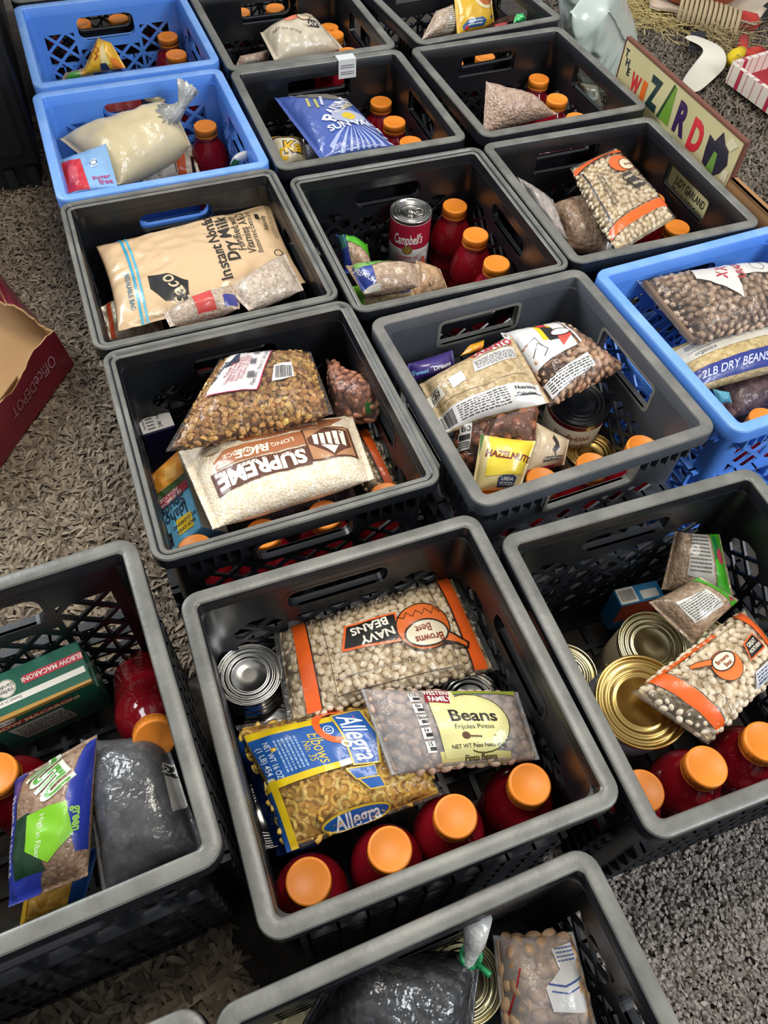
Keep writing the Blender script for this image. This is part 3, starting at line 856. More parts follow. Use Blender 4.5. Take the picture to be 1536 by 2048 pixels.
bag('pasta_bag', 'clear bag of elbow macaroni with blue and yellow print, above the front bottles', 'pasta bag',
    [(-0.1440, 0.2782, 0.1680), (-0.0725, 0.1559, 0.1660), (0.0831, 0.2211, 0.1720), (0.0151, 0.3144, 0.1760)], .05, mat('maca_under', '#cf9f3c', .8), pieces='macaroni', pname='macaroni', wr=.0026, seed=5, seal=.03, nu=60, nv=48, prints=[
    ('r', .50, .0, 1, .035, BL),
    ('p', [(.11,.02),(.17,.02),(.16,.66),(.10,.66)], YL), ('p', [(.17,.02),(.52,.04),(.52,.70),(.16,.70)], BL), ('p', [(.52,.0),(.58,.0),(.57,.50),(.52,.50)], YL), ('p', [(.52,.50),(.57,.50),(.56,.68),(.51,.68)], '#dfe3e4'),
    ('p', [(.5,.035),(1,.03),(1,.075),(.5,.085)], YL),
    ('f', .22, .17, .49, .33, 6, '#9fc0e2'),
    ('t', 'NET WT 16 OZ', .37, .125, .04, '#e6eef6', dict(bold=.01, w=.30)), ('t', '(1 LB) 454 g', .38, .07, .04, '#e6eef6', dict(bold=.01, w=.27)),
    ('t', 'Elbows', .37, .44, .085, '#e3c23c', dict(shear=.2, bold=.0, w=.27)), ('t', 'No. 35', .38, .37, .05, '#e3c23c', dict(shear=.2, bold=.0, w=.18)), ('ring', .24, .54, .03, .03, .007, '#e6eef6'), ('t', 'U', .24, .54, .03, '#e6eef6'),
    ('ring', .20, .60, .12, .12, .045, '#e8641e'), ('p', [(.10,.60),(.34,.61),(.58,.58),(.61,.74),(.36,.82),(.08,.80)], BL), ('l', [(.10,.60),(.34,.61),(.58,.58),(.61,.74),(.36,.82),(.08,.80),(.10,.60)], .014, '#d8b63a'),
    ('t', 'Allegra', .345, .70, .15, '#f2f4f6', dict(shear=.25, bold=.01, w=.44, rot=-2)),
    ('p', [(.60,.52),(.70,.55),(.72,.68),(.62,.70)], BL), ('l', [(.60,.52),(.70,.55),(.72,.68),(.62,.70),(.60,.52)], .01, '#d8b63a'), ('p', [(.70,.56),(.80,.60),(.81,.69),(.72,.69)], BL), ('l', [(.70,.56),(.80,.60),(.81,.69),(.72,.69),(.70,.56)], .01, '#d8b63a'),
    ('e', .945, .45, .045, .21, BL), ('ring', .945, .45, .045, .21, .012, '#d8b63a'), ('t', 'Allegra', .945, .45, .07, '#f2f4f6', dict(rot=90, shear=.2))])
bag('bean_bag', 'cloudy bag of pinto beans with a pale yellow round label, in the middle front crate', 'bean bag',
    [(0.0247, 0.2259, 0.2050), (0.1761, 0.2536, 0.2000), (0.1557, 0.3231, 0.2050), (-0.0127, 0.3145, 0.2050)], .05, mat('pinto_under', '#9a7f6c', .8), pieces='pinto_pale', film=film_mat('cloudy_film_pinto', .24, rough=.16), wr=.0028, seed=7, seal=.03, nu=56, nv=44, inset=.001, prints=[
    ('p', [(.34,.0),(.80,.0),(.80,.10),(.34,.14)], '#d9cf86'), ('p', [(.38,.88),(.97,.92),(.97,1),(.38,1)], '#9aa83a'),
    ('e', .63, .48, .40, .40, '#4d4a22'), ('e', .63, .48, .385, .385, '#dfd793'), ('r', .37, .06, .55, .95, '#dfd793'),
    ('t', 'Beans', .615, .55, .155, '#2c241c', dict(bold=.02, w=.30)), ('t', 'Frijoles Pintos', .60, .40, .06, '#2c241c', dict(bold=.0)), ('e', .53, .29, .05, .045, '#5c3a1e'), ('l', [(.55,.28),(.63,.27)], .02, '#5c3a1e'), ('t', 'NET WT Peso Neto 454g', .60, .17, .045, '#2c241c', dict(bold=.01)),
    ('t', 'Pinto Beans', .60, .05, .06, '#3d3420', dict(bold=.01)),
    ('p', [(.35,.74),(.50,.72),(.53,.98),(.38,1.0)], '#8a1c26'), ('t', 'WESTERN', .445, .90, .075, '#f4efe6', dict(bold=.03, sx=.7)), ('t', 'FAMILY', .45, .795, .08, '#f4efe6', dict(bold=.03, sx=.75)),
    *[('r', .265, .14+.155*i, .325, .265+.155*i, '#e9e4da') for i in range(5)], *[('r', .285, .16+.155*i, .325, .20+.155*i, '#2a2522') for i in range(5)],
    ('t', '110', .297, .86, .045, '#2a2522'), ('t', '0g', .297, .70, .045, '#2a2522'), ('t', '0mg', .297, .545, .045, '#2a2522'), ('t', '1g', .297, .39, .045, '#2a2522'), ('t', '15', .297, .235, .045, '#2a2522')])

# ================================================================ LEFT FRONT CRATE
GR = '#0e5b45'
carton('pasta_box', 'dark green box of elbow macaroni with a white oval emblem, lying at the left edge', (-0.4090, 0.2614, 0.0810), (0.0991, 0.0619, -0.0000), (-0.0266, 0.0425, 0.0070), (0.0077, -0.0123, 0.1040), GR, {
  'top': (0, [
     ('p', [(0,.0),(1,.0),(1,.06),(0,.10)], '#b98a3a'), ('p', [(.10,.26),(.98,.26),(.98,.40),(.10,.40)], '#e9e4d6'), ('t', 'Sweet in every bite', .24, .33, .07, '#5b5348', dict(rot=180, bold=.0)),
     ('e', .30, .62, .20, .20, '#e9e4d6'), ('ring', .30, .62, .185, .185, .012, '#8b7a52'), ('t', 'Garden', .30, .66, .085, '#2b2520', dict(rot=185, shear=.3, bold=.0)), ('t', 'Valley', .30, .55, .085, '#2b2520', dict(rot=185, shear=.3, bold=.0)),
     ('p', [(.46,.56),(1,.56),(1,.74),(.46,.74),(.44,.65)], '#c2344a'), ('t', 'ELBOW MACARONI', .72, .65, .10, '#f0e8dc', dict(rot=180))]),
  'front': (2, [('p', [(0,.0),(1,.0),(1,.05),(0,.05)], '#b98a3a'),
     ('p', [(.24,.17),(1.0,.18),(1,.30),(.24,.29),(.22,.23)], '#a8323f'), ('t', 'ELBOW MACARONI', .60, .235, .075, '#f2dc9a', dict(rot=180, bold=.03, shear=.1)),
     ('e', .83, .09, .13, .07, '#d9d4c6'), ('t', 'Garden Valley', .83, .09, .035, '#2b2520', dict(rot=180, shear=.3)), ('p', [(.36,.35),(.86,.35),(.80,.80),(.30,.80)], '#bfb9a8'), ('f', .34, .40, .80, .75, 6, '#3c382f')])})
bag('lentil_bag', 'premium lentils bag with lime green panel and blue edges, beside the dark glossy bag', 'lentil bag',
    [(-0.3431, 0.1989, 0.2000), (-0.3159, 0.0895, 0.1900), (-0.2475, 0.1175, 0.2050), (-0.2699, 0.2447, 0.2150)], .05, grain('lentil_brown', '#7c5f4a', '#96785f', '#ab8d72', .0042), wr=.003, seed=11, seal=.03, prints=[
    ('p', [(0,0),(1,0),(1,.13),(0,.16)], '#26368f'), ('p', [(.03,.92),(.42,.80),(.55,.84),(.82,.90),(.82,1),(.03,1)], '#22359c'), ('p', [(.72,.14),(1,.12),(1,.40),(.86,.55)], '#2f3fae'),
    ('p', [(.42,.16),(.86,.16),(.88,.58),(.42,.36)], '#14381f'), ('p', [(.44,.34),(.46,.82),(.70,.90),(.84,.62),(.70,.34)], '#7fc41c'),
    ('t', 'PREMIUM LENTILS', .50, .075, .07, '#d8d8e8', dict(bold=.01, w=.62)), ('t', 'High in Fiber', .635, .52, .07, '#e6f2cf', dict(rot=-6, bold=.0, w=.30)),
    ('t', 'TUTU', .20, .55, .30, '#e3ead2', dict(rot=38, bold=.10, shear=.15, w=.42)), ('t', 'TUTU', .20, .55, .27, '#4f9e2a', dict(rot=38, bold=.02, shear=.15, w=.40)), ('t', 'green', .60, .93, .08, '#9ed25a', dict(bold=.03))])
bag('pasta_bag', 'macaroni bag with orange and blue print under the premium lentils', 'pasta bag', [(-0.3357, 0.0849, 0.1000), (-0.2778, 0.1110, 0.1000), (-0.2703, 0.1601, 0.1200), (-0.3355, 0.1368, 0.1200)], .04,
    grain('maca_far', '#b07a1c', '#d09a34', '#e0b45a', .011), wr=.003, seed=12, prints=[('p', [(.75,0),(1,0),(1,1),(.78,1)], '#1c4a86'), ('p', [(0,0),(.1,0),(.1,1),(0,1)], '#e6b41c')])
bag('bean_bag', 'dark glossy bag of black beans under the leaning bottle, white price tag at its right', 'bean bag',
    [(-0.2362, 0.1054, 0.1850), (-0.1466, 0.1471, 0.2000), (-0.2102, 0.2563, 0.1900), (-0.2955, 0.2463, 0.1900)], .06, grain('black_bean', '#26282c', '#3a3c40', '#54565a', .011, .7, 1.0), film=film_mat('dull_film', .07, rough=.16, bumpscale=45, strength=.9), wr=.004, seed=13, wsc=18, prints=[
    ('p', [(.86,.30),(.99,.36),(1.0,.72),(.90,.72)], '#c9c5bb'), ('p', [(.895,.60),(.985,.60),(.985,.70),(.91,.70)], '#1e1c1a'), ('t', '24', .945, .65, .06, '#dedad0', dict(rot=-10))])
bottle('juice bottle at the left edge of the photo below the green box', (-0.3627, 0.2024, 0.1900))

# ================================================================ BOTTOM CRATE
t_, b_, o_ = bag('bean_bag', 'big clear bag of black beans tied with a green twist, in the bottom crate', 'bean bag',
    [(-0.0571, -0.0096, 0.1700), (0.1039, -0.0077, 0.1700), (0.1149, 0.0797, 0.1850), (-0.0079, 0.0697, 0.2150)], .075, grain('black_bean2', '#0e0f10', '#1a1b1d', '#2e3033', .011, .8, 1.0), film=film_mat('wet_film', .015, rough=.07, bumpscale=50, strength=.8), wr=.004, seed=14, full=3.2, wsc=16)
pv = [(0.0974, 0.0665, 0.1900), (0.1031, 0.0745, 0.2050), (0.1041, 0.0849, 0.2250), (0.1041, 0.0998, 0.2450)]
m_ = MB(); m_.tube(pv, [.012, .006, .010, .0125], 12); tl = m_.build('twisted_neck', mat('gathered_plastic', '#d9d8d2', .22, .6, trans=.35, bump=(60,.8,.006)), t_, True, origin=o_)
m_ = MB(); m_.tube([Vector(pv[1])+Vector((.0085*math.cos(a), .0085*math.sin(a), .003*math.sin(a))) for a in np.linspace(0, 6.283, 14, endpoint=False)], .0025, 6, closed=True)
m_.tube([Vector(pv[1])+Vector((.006,-.006,0)), Vector(pv[1])+Vector((.016,-.014,.004))], .0028, 6); m_.build('twist_tie', mat('tie_green', '#12804a', .4), t_, True, origin=o_)
for lab, px in (('silver lidded can behind the tied bag of black beans in the bottom crate', (0.1087, 0.0619, 0.1100)), ('silver lidded can left of the tied bag at the bottom edge', (-0.0511, 0.0191, 0.1100))):
    can(lab, px, .10, .038, 'pale', '#20242c')
bag('bean_bag', 'clear bag of large tan beans with a white label in the bottom crate', 'bean bag',
    [(0.1365, 0.0011, 0.1700), (0.2194, 0.0274, 0.1700), (0.2013, 0.1027, 0.1800), (0.1265, 0.0950, 0.1800)], .055, mat('tan_under', '#a58a70', .8), pieces='tan_nut', film=film_mat('cloudy_film_b', .2, rough=.2), wr=.003, seed=15, nu=48, nv=40, prints=[
    ('p', [(.50,.30),(.92,.20),(.96,.70),(.90,.90),(.62,.86),(.66,.66),(.46,.52)], '#d5d3cf'), ('l', [(.5,.55),(.68,.50),(.92,.55)], .02, '#3c5590'), ('l', [(.52,.48),(.7,.43),(.92,.48)], .015, '#3c5590'), ('f', .66, .72, .9, .88, 4, '#4a5f94'),
    ('l', [(.05,.30),(.22,.72)], .016, '#b02a2a')])

# ================================================================ RIGHT CRATE (gold can)
can('large gold-lidded can in the right crate', (0.2974, 0.3320, 0.1820), .170, .0510, 'gold', '#6d6f78', tilt=(0.0146, -0.1670, 0.0000))
can('pale gold ribbed can under the folded lentil bag', (0.3319, 0.4181, 0.1500), .138, .041, 'pale', '#8f826c', tilt=(0.0010, -0.1077, 0.0000))
can('pale lidded can low at the left wall of the right crate', (0.2441, 0.4076, 0.0750), .066, .040, 'pale', '#8a7f6a')
can('white lidded can in the near left corner of the right crate', (0.2599, 0.3038, 0.1150), .105, .037, 'silver', '#b8b4a8')
can('pale lidded can behind the pot emblem bean bag', (0.4154, 0.4371, 0.1200), .11, .037, 'pale', '#8f826c')
carton('food_box', 'small red and blue box at the back of the right crate', (0.3144, 0.4894, 0.0400), (0.0593, 0.0193, 0.0000), (-0.0077, 0.0237, -0.0000), (-0.0000, 0.0000, 0.0700), '#1b6f9c', {
  'top': (0, [('r', .02, .05, .42, .95, '#d8d3c8'), ('b', .06, .18, .38, .82, '#6b675f'), ('r', .52, .1, .9, .6, '#c9c5ba')]), 'front': (0, [('r', .02, .3, 1, .98, '#a8442c')])})
bag('lentil_bag', 'upper half-folded lentil bag with bright green edge against the back of the right crate', 'lentil bag',
    [(0.3486, 0.4877, 0.1600), (0.4271, 0.4688, 0.1800), (0.4155, 0.5466, 0.2050), (0.3621, 0.5501, 0.2000)], .05, grain('lentil_tan', '#7f6650', '#978067', '#ad967c', .0045), wr=.003, seed=21, prints=[
    ('p', [(.30,.25),(.72,.15),(.70,.98),(.35,.98)], '#a9a49b'), ('f', .34, .3, .68, .95, 10, '#4a4640'), ('p', [(.76,.0),(.97,.0),(.97,1),(.74,1)], '#3fa31c'), ('p', [(.76,.55),(.86,.6),(.86,.95),(.76,.95)], '#1c6b3a'), ('e', .86, .62, .05, .13, '#b8344a')])
bag('lentil_bag', 'lower lentil bag with a white ingredients panel resting on the pale gold can', 'lentil bag',
    [(0.3614, 0.4002, 0.1900), (0.4224, 0.4576, 0.2000), (0.3746, 0.4776, 0.2150), (0.3118, 0.4431, 0.2050)], .05, grain('lentil_tan', '#7f6650', '#978067', '#ad967c', .0045), wr=.003, seed=22, prints=[
    ('p', [(.16,.30),(.66,.22),(.70,.72),(.20,.80)], '#c9c5bb'), ('f', .20, .30, .66, .74, 9, '#4a4640'), ('p', [(.78,.0),(.95,.0),(.95,1),(.80,1)], '#48b01e'), ('e', .86, .2, .06, .08, '#b8344a')])
bag('bean_bag', 'tilted bag of white beans with an orange pot emblem, in front of the gold can', 'bean bag',
    [(0.3531, 0.2811, 0.2000), (0.4600, 0.3784, 0.2000), (0.4331, 0.4545, 0.1900), (0.2776, 0.3307, 0.2050)], .06, mat('navy_under', '#c4ad86', .8), pieces='navy', wr=.002, seed=23, seal=.03, nu=56, nv=44, prints=[
    ('p', [(.10,.0),(.19,.0),(.19,1),(.10,1)], OR), ('l', [(.195,0),(.195,1)], .01, '#2a1a14'), ('p', [(.19,.93),(.62,.90),(.62,.97),(.19,.99)], OR), ('p', [(.84,.0),(.92,.0),(.92,1),(.84,1)], OR), ('l', [(.27,.06),(.27,.88),(.80,.88)], .008, '#2b2622'),
    ('e', .46, .50, .22, .22, '#2a1408'), ('e', .46, .50, .21, .21, '#e8702a'), ('p', [(.38,.62),(.28,.76),(.30,.80),(.34,.78),(.43,.66)], '#e8702a'), ('l', [(.38,.62),(.28,.76),(.30,.80),(.34,.78),(.43,.66)], .01, '#2a1408'),
    ('e', .46, .57, .17, .12, '#e9dcbc'), ('ring', .46, .57, .17, .12, .016, '#2a1408'), ('t', 'Browns', .46, .60, .06, '#8b2f12', dict(bold=.02, sx=.8)), ('t', 'Best', .47, .515, .06, '#8b2f12', dict(bold=.02, sx=.8)),
    ('p', [(.62,.34),(.80,.36),(.79,.62),(.66,.58)], OR), ('p', [(.63,.36),(.79,.38),(.78,.60),(.67,.56)], '#17130f'), ('t', 'GREAT', .715, .52, .06, '#e8dcc4', dict(rot=4, w=.09)), ('t', 'NORTHERN', .715, .44, .05, '#e8dcc4', dict(rot=4, w=.12)),
    ('p', [(.55,.02),(.98,.02),(.98,.20),(.60,.20)], '#cfcfd2'), ('f', .6, .04, .96, .18, 4, '#44506b')])

# ================================================================ LEFT MIDDLE CRATE (walnuts, rice)
carton('food_box', 'dark purple box with a nutrition panel at the left wall beside the walnut bag', (-0.3450, 0.6875, 0.0607), (0.0403, 0.0219, 0.0000), (-0.0201, 0.0368, 0.0050), (0.0057, -0.0104, 0.0993), '#2b2350', {
  'top': (0, [('r', .03, .04, 1, .96, '#d9d6d2'), ('t', 'Nutrition Facts', .13, .5, .07, '#2a2a2a', dict(rot=90)), ('f', .22, .1, .45, .9, 6, '#3a3a3a'), ('t', '240', .6, .25, .12, '#2a2a2a', dict(rot=90)), ('t', 'Calories', .6, .65, .08, '#2a2a2a', dict(rot=90))])})
IB = '#68b5d8'
carton('potato_box', 'light blue box of mashed potato flakes lying upside down at the left wall', (-0.2510, 0.6503, 0.1516), (-0.0526, -0.0197, -0.0500), (0.0512, -0.1102, -0.0104), (-0.0260, -0.0152, 0.0334), IB, {
  'top': (0, [('r', 0, 0, 1, .36, '#cf7c1c'), ('p', [(0,.06),(.5,.0),(1,.08),(1,.3),(.6,.34),(0,.28)], '#e49a34'), ('p', [(.1,.1),(.4,.06),(.5,.2),(.2,.26)], '#f0b95a'), ('p', [(.55,.12),(.9,.14),(.85,.28),(.6,.26)], '#d88a24'), ('p', [(0,.3),(1,.26),(1,.38),(0,.40)], '#3c5a22'),
    ('p', [(0,.38),(1,.36),(1,.50),(0,.48)], '#b5283a'), ('t', 'HASHBROWN', .5, .455, .05, '#f0e2d8', dict(rot=1, w=.62)), ('t', 'POTATOES', .5, .395, .04, '#f0e2d8', dict(w=.5)),
    ('t', 'Idaho', .46, .66, .13, '#20344a', dict(bold=.02, w=.56)), ('t', 'Spuds', .46, .545, .13, '#20344a', dict(bold=.02, w=.6)),
    ('p', [(.12,.74),(.50,.72),(.52,.90),(.14,.92)], '#e8c21c'), ('t', 'EASY OPEN', .31, .86, .04, '#2a2a22', dict()), ('t', 'BY CLEARING', .31, .79, .04, '#2a2a22', dict()),
    ('p', [(.68,.80),(.90,.79),(.91,.95),(.69,.96)], '#2a2a30'), ('p', [(.72,.84),(.86,.83),(.80,.94)], '#d8b63a')]),
  'left': (1, [('r', 0, 0, 1, 1, '#d9cfb4'), ('f', .08, .1, .6, .9, 12, '#5b5344')]), 'right': (0, [('r', 0, 0, 1, 1, '#d0c6aa')])})
bag('bean_bag', 'white bean bag with an orange stripe, under the right end of the upside-down rice bag', 'bean bag',
    [(-0.0159, 0.5940, 0.1500), (0.0245, 0.6048, 0.1680), (-0.0220, 0.7158, 0.1650), (-0.0765, 0.6980, 0.1650)], .045, mat('navy_under', '#c4ad86', .8), pieces='navy_small', wr=.002, seed=31, seal=.03, nu=40, nv=32, prints=[
    ('p', [(.58,.0),(.80,.0),(.80,1),(.58,1)], OR), ('l', [(.56,0),(.56,1)], .012, '#2a1a14')])
bag('bean_bag', 'dark lentil bag squeezed under the near edge of the rice bag', 'bean bag', [(-0.1627, 0.5557, 0.1200), (-0.0336, 0.6140, 0.1200), (-0.0503, 0.6493, 0.1400), (-0.1802, 0.5957, 0.1400)], .03, grain('lentil_dark', '#3c2a2c', '#574042', '#6b5252', .005), seed=32)
bag('bean_bag', 'clear bag of pink beans at the right, behind the rice bag and beside the walnuts', 'bean bag',
    [(-0.0752, 0.6892, 0.2000), (-0.0188, 0.6845, 0.2150), (-0.0124, 0.7173, 0.2450), (-0.0962, 0.7960, 0.2150)], .05, mat('pink_under', '#80523e', .8), pieces='pink', wr=.003, seed=33, seal=.03, nu=44, nv=40, prints=[('p', [(.86,.12),(.93,.1),(.95,.4),(.9,.5)], '#2f6e34')])
RB = '#5e3727'; RT = '#a9673f'
bag('rice_bag', 'clear bag of white rice with a brown upside-down design, below the walnuts', 'rice bag',
    [(-0.0514, 0.6940, 0.2150), (-0.2676, 0.6136, 0.2120), (-0.1980, 0.4872, 0.2280), (-0.0138, 0.5779, 0.2280)], .055, grain('rice', '#e6d0ac', '#f0dfc2', '#f8ecd8', .0032, .55), wr=.0028, seed=34, seal=.04, nu=70, nv=44, prints=[
    ('p', [(.07,.10),(.66,.10),(.70,.17),(.66,.26),(.16,.26)], RT), ('t', 'ENRICHED RICE', .40, .18, .055, '#f0e2cc', dict(bold=.01)),
    ('p', [(.30,.30),(.78,.30),(.86,.40),(.86,.50),(.30,.50)], RT), ('t', 'LONG GRAIN RICE', .60, .40, .055, '#f0e2cc', dict(bold=.01)), ('t', 'RICE', .64, .42, .11, '#efe0c8', dict(shear=.2)),
    ('r', .34, .52, .90, .76, RB), ('t', 'SUPREME', .62, .64, .17, '#f4ead8', dict(bold=.045, w=.52)), *[('l', [(.345+.028*i,.525),(.365+.028*i,.57)], .008, '#8d5c42') for i in range(19)],
    ('r', .06, .28, .34, .74, RB), ('r', .075, .30, .33, .72, '#b9845c'), ('p', [(.08,.34),(.20,.30),(.325,.44),(.325,.52),(.20,.72),(.085,.60)], RB),
    *[('p', [(.10+.04*i,.36+.01*i),(.13+.04*i,.36+.01*i),(.135+.04*i,.58-.012*i),(.112+.04*i,.60-.012*i)], '#f2e6d0') for i in range(5)], ('p', [(.16,.60),(.26,.56),(.20,.70)], '#f2e6d0'),
    ('e', .84, .22, .09, .07, '#8d7a60'), ('f', .78, .16, .92, .27, 5, '#e8dcc6')])
bag('nut_bag', 'clear bag of walnut pieces with a white printed panel, highest in the left middle crate', 'nut bag',
    [(-0.2694, 0.5797, 0.2500), (-0.0713, 0.6558, 0.2550), (-0.1131, 0.7693, 0.2500), (-0.2336, 0.7494, 0.2450)], .062, mat('walnut_under', '#85592e', .8), pieces='walnut', pname='walnut_pieces', wr=.0026, seed=35, seal=.03, nu=64, nv=44, prints=[
    ('p', [(.16,.36),(.53,.30),(.62,.99),(.18,.99)], '#e4dfda'), ('l', [(.16,.36),(.53,.30),(.62,.99)], .012, '#b3234e'),
    ('p', [(.22,.66),(.28,.92),(.34,.70)], '#2a3048'), ('t', 'Guaranteed', .175, .62, .06, '#26242a', dict(rot=72, bold=.01, w=.24)),
    *[('t', s, (.27+.036*i), .62, .034, '#a02a44', dict(rot=82, bold=.008, sx=.9)) for i, s in enumerate(('Packed by:', 'Diamond Foods, LLC', '1050 S Diamond St.', 'Stockton, CA 95205', 'Product of U.S.A.'))],
    ('f', .44, .40, .50, .95, 3, '#55505a'), ('t', 'Net Wt. 16oz (1 Lb) (454g)', .53, .62, .034, '#3a3640', dict(rot=80, bold=.01)), ('f', .34, .90, .44, .985, 5, '#3a3640'),
    ('p', [(.63,.36),(.79,.40),(.78,.62),(.64,.58)], '#e4dfda'), ('b', .65, .40, .77, .56, '#26242a')])

# ================================================================ LEFT UPPER CRATE (dry milk)
bag('bean_bag', 'white bean bag with an orange stripe under the near edge of the dry milk pouch', 'bean bag', [(-0.4309, 0.8449, 0.1720), (-0.3516, 0.8792, 0.1650), (-0.3811, 0.9511, 0.1750), (-0.4558, 0.9104, 0.1780)], .05,
    grain('navy_far', '#bfae92', '#d9c9ac', '#e8dcc4', .0085), wr=.004, seed=41, prints=[('p', [(.10,.0),(.18,.0),(.20,1),(.12,1)], '#d9542a')])
TANP = mat('pouch_tan', '#d9b88e', .3, .55, coat_bump=(30, .6, .008))
DK = '#2b2622'
bag('milk_pouch', 'large tan dry milk pouch with a blue tear strip lying across the black crate', 'milk pouch',
    [(-0.1394, 0.9335, 0.2320), (-0.2206, 1.1357, 0.2250), (-0.4700, 0.9897, 0.2280), (-0.3858, 0.7986, 0.2350)], .046, TANP, wr=.0055, seed=42, wsc=17, seal=.02, nu=60, nv=60, crimp=False, prints=[
    ('r', 0, .865, 1, .88, '#3e9dba'), ('r', 0, .84, 1, .852, '#58b0c8'), ('t', 'RESEALABLE BAG', .30, .905, .026, '#2a6e8c', dict(bold=.01, rot=180)),
    ('p', [(.06,.62),(.10,.74),(.22,.80),(.36,.80),(.32,.70),(.22,.60)], '#1c1a18'), ('t', 'Saco', .17, .68, .075, '#cbb892', dict(shear=.3, bold=.01, rot=24)),
    ('t', 'Instant Nonfat', .52, .40, .062, DK, dict(bold=.015, w=.78)), ('t', 'Dry Milk', .57, .325, .066, DK, dict(bold=.02, w=.56)), ('t', 'Fortified with', .62, .262, .045, DK, dict(bold=.005, w=.46)),
    ('t', 'Vitamins A & D', .62, .21, .050, DK, dict(bold=.005, w=.54)), ('t', 'Pasteurized, Extra Grade', .62, .165, .032, DK, dict(bold=.0, w=.56)), ('p', [(.74,.10),(.82,.10),(.82,.125),(.74,.125)], DK), ('t', 'Naturally', .70, .08, .028, DK, dict(bold=.0)),
    *[('ring', .14+.09*i, .07, .026, .022, .005, DK) for i in range(3)], ('t', 'R', .14, .07, .022, DK), ('t', 'R', .23, .07, .022, DK), ('f', .5, .025, .95, .05, 2, '#8a7358')])
HR = '#c2343c'
bag('lentil_bag', 'clear lentil bag with a plain red patch, below the dry milk pouch', 'lentil bag', [(-0.3083, 0.7929, 0.2550), (-0.2203, 0.8398, 0.2550), (-0.2287, 0.8874, 0.2620), (-0.3236, 0.8184, 0.2580)], .036,
    grain('lentil_pale', '#a08874', '#b8a28e', '#cab6a2', .004), wr=.003, seed=43, prints=[('p', [(.42,.0),(.68,.0),(.62,.72),(.38,.78)], '#c8443e'), ('p', [(.80,.05),(.98,.1),(.95,.5),(.78,.4)], '#3a3f8c')])
bag('lentil_bag', 'lentil bag with a red band and blue shield, on the dry milk pouch', 'lentil bag', [(-0.1362, 0.8893, 0.2550), (-0.2063, 0.8334, 0.2580), (-0.2420, 0.8696, 0.2620), (-0.1724, 0.9610, 0.2620)], .036,
    grain('lentil_pale2', '#a5917e', '#bdaa96', '#d2c2ae', .004), wr=.003, seed=44, prints=[
    ('p', [(.0,.42),(.98,.30),(.98,.62),(.0,.80)], HR), ('p', [(.12,.50),(.60,.42),(.64,.52),(.60,.66),(.14,.76),(.08,.64)], '#e8e2ea'), ('p', [(.14,.52),(.59,.45),(.62,.53),(.58,.64),(.15,.73),(.10,.63)], '#2b3a86'),
    ('t', "HURST'S", .36, .59, .12, '#e6e2ec', dict(rot=-7, bold=.02, w=.42)), ('t', 'LENTILS', .22, .90, .08, '#3a3640', dict(rot=-8)), ('f', .5, .72, .95, .85, 2, '#5b4a6c')])

# ================================================================ SECOND BLUE CRATE (powder)
bag('bean_bag', 'white bean bag with an orange stripe under the twisted powder bag', 'bean bag', [(-0.4900, 1.3078, 0.1300), (-0.3907, 1.3446, 0.1350), (-0.4159, 1.4004, 0.1650), (-0.5177, 1.3463, 0.1650)], .045,
    grain('navy_far', '#bfae92', '#d9c9ac', '#e8dcc4', .0085), seed=51, wr=.003, prints=[('p', [(.62,.05),(.76,.0),(.86,.9),(.7,1)], OR), ('l', [(.6,.1),(.68,1)], .02, '#2a1a14'), ('p', [(.86,.0),(.93,.0),(.97,.6),(.92,.6)], '#1c1a18')])
PW = mat('powder_in_film', '#dccba2', .5, .8, coat_bump=(45, .8, .006), vary=(25, '#d2bf92'))
t_, b_, o_ = bag('powder_bag', 'clear bag of cream powder with a twisted top, in the second blue crate', 'powder bag',
    [(-0.4935, 1.1953, 0.2000), (-0.3949, 1.3287, 0.2050), (-0.4343, 1.3902, 0.2450), (-0.6243, 1.3021, 0.2150)], .085, PW, wr=.005, seed=52, full=2.8, wsc=13, seal=.02)
m_ = MB(); m_.tube([(-0.4346, 1.3337, 0.2500), (-0.4119, 1.3290, 0.2620), (-0.4022, 1.3415, 0.2720), (-0.3959, 1.3474, 0.2850), (-0.3895, 1.3592, 0.2950)], [.020, .012, .007, .012, .019], 24)
for r_ in range(5):
    cc_ = sum(m_.v[r_*24:r_*24+24], Vector())/24
    for k_ in range(24): m_.v[r_*24+k_] = cc_ + (m_.v[r_*24+k_]-cc_)*((.62 if k_ % 2 else 1.15) + .35*noise.noise(m_.v[r_*24+k_]*120))
m_.build('twisted_neck', mat('gathered_plastic', '#d9d8d2', .22, .6, trans=.35, bump=(60,.8,.006)), t_, True, origin=o_)
bag('snack_packet', 'pale blue and red plastic packet at the near left corner of the second blue crate', 'packet', [(-0.5456, 1.1078, 0.2350), (-0.4691, 1.1313, 0.2400), (-0.5176, 1.2457, 0.2450), (-0.5875, 1.1933, 0.2400)], .02,
    mat('packet_paleblue', '#8fbce8', .3, .7, coat_bump=(50, .8, .006)), wr=.003, seed=53, prints=[('p', [(0,.02),(.46,.0),(.44,.72),(.0,.84)], '#d5303c'), ('p', [(.1,.2),(.3,.1),(.34,.5),(.2,.6)], '#e05a64'), ('p', [(.60,.42),(.74,.44),(.73,.60),(.60,.58)], '#d8e6f4'), ('ring', .67, .51, .05, .05, .012, '#4a4a6c'), ('t', 'sugar', .74, .2, .09, '#b8447c', dict(rot=8)), ('t', 'free', .8, .1, .09, '#b8447c', dict(rot=8))])
bag('snack_packet', 'little white and green packet tip at the right wall of the second blue crate', 'packet', [(-0.3083, 1.2312, 0.2250), (-0.2713, 1.2559, 0.2350), (-0.2710, 1.2471, 0.2500), (-0.2930, 1.2198, 0.2500)], .014, mat('packet_white', '#d5d2c8', .35, .6), seed=54, prints=[('r', .0, .1, .25, .9, '#4a9a3a')])
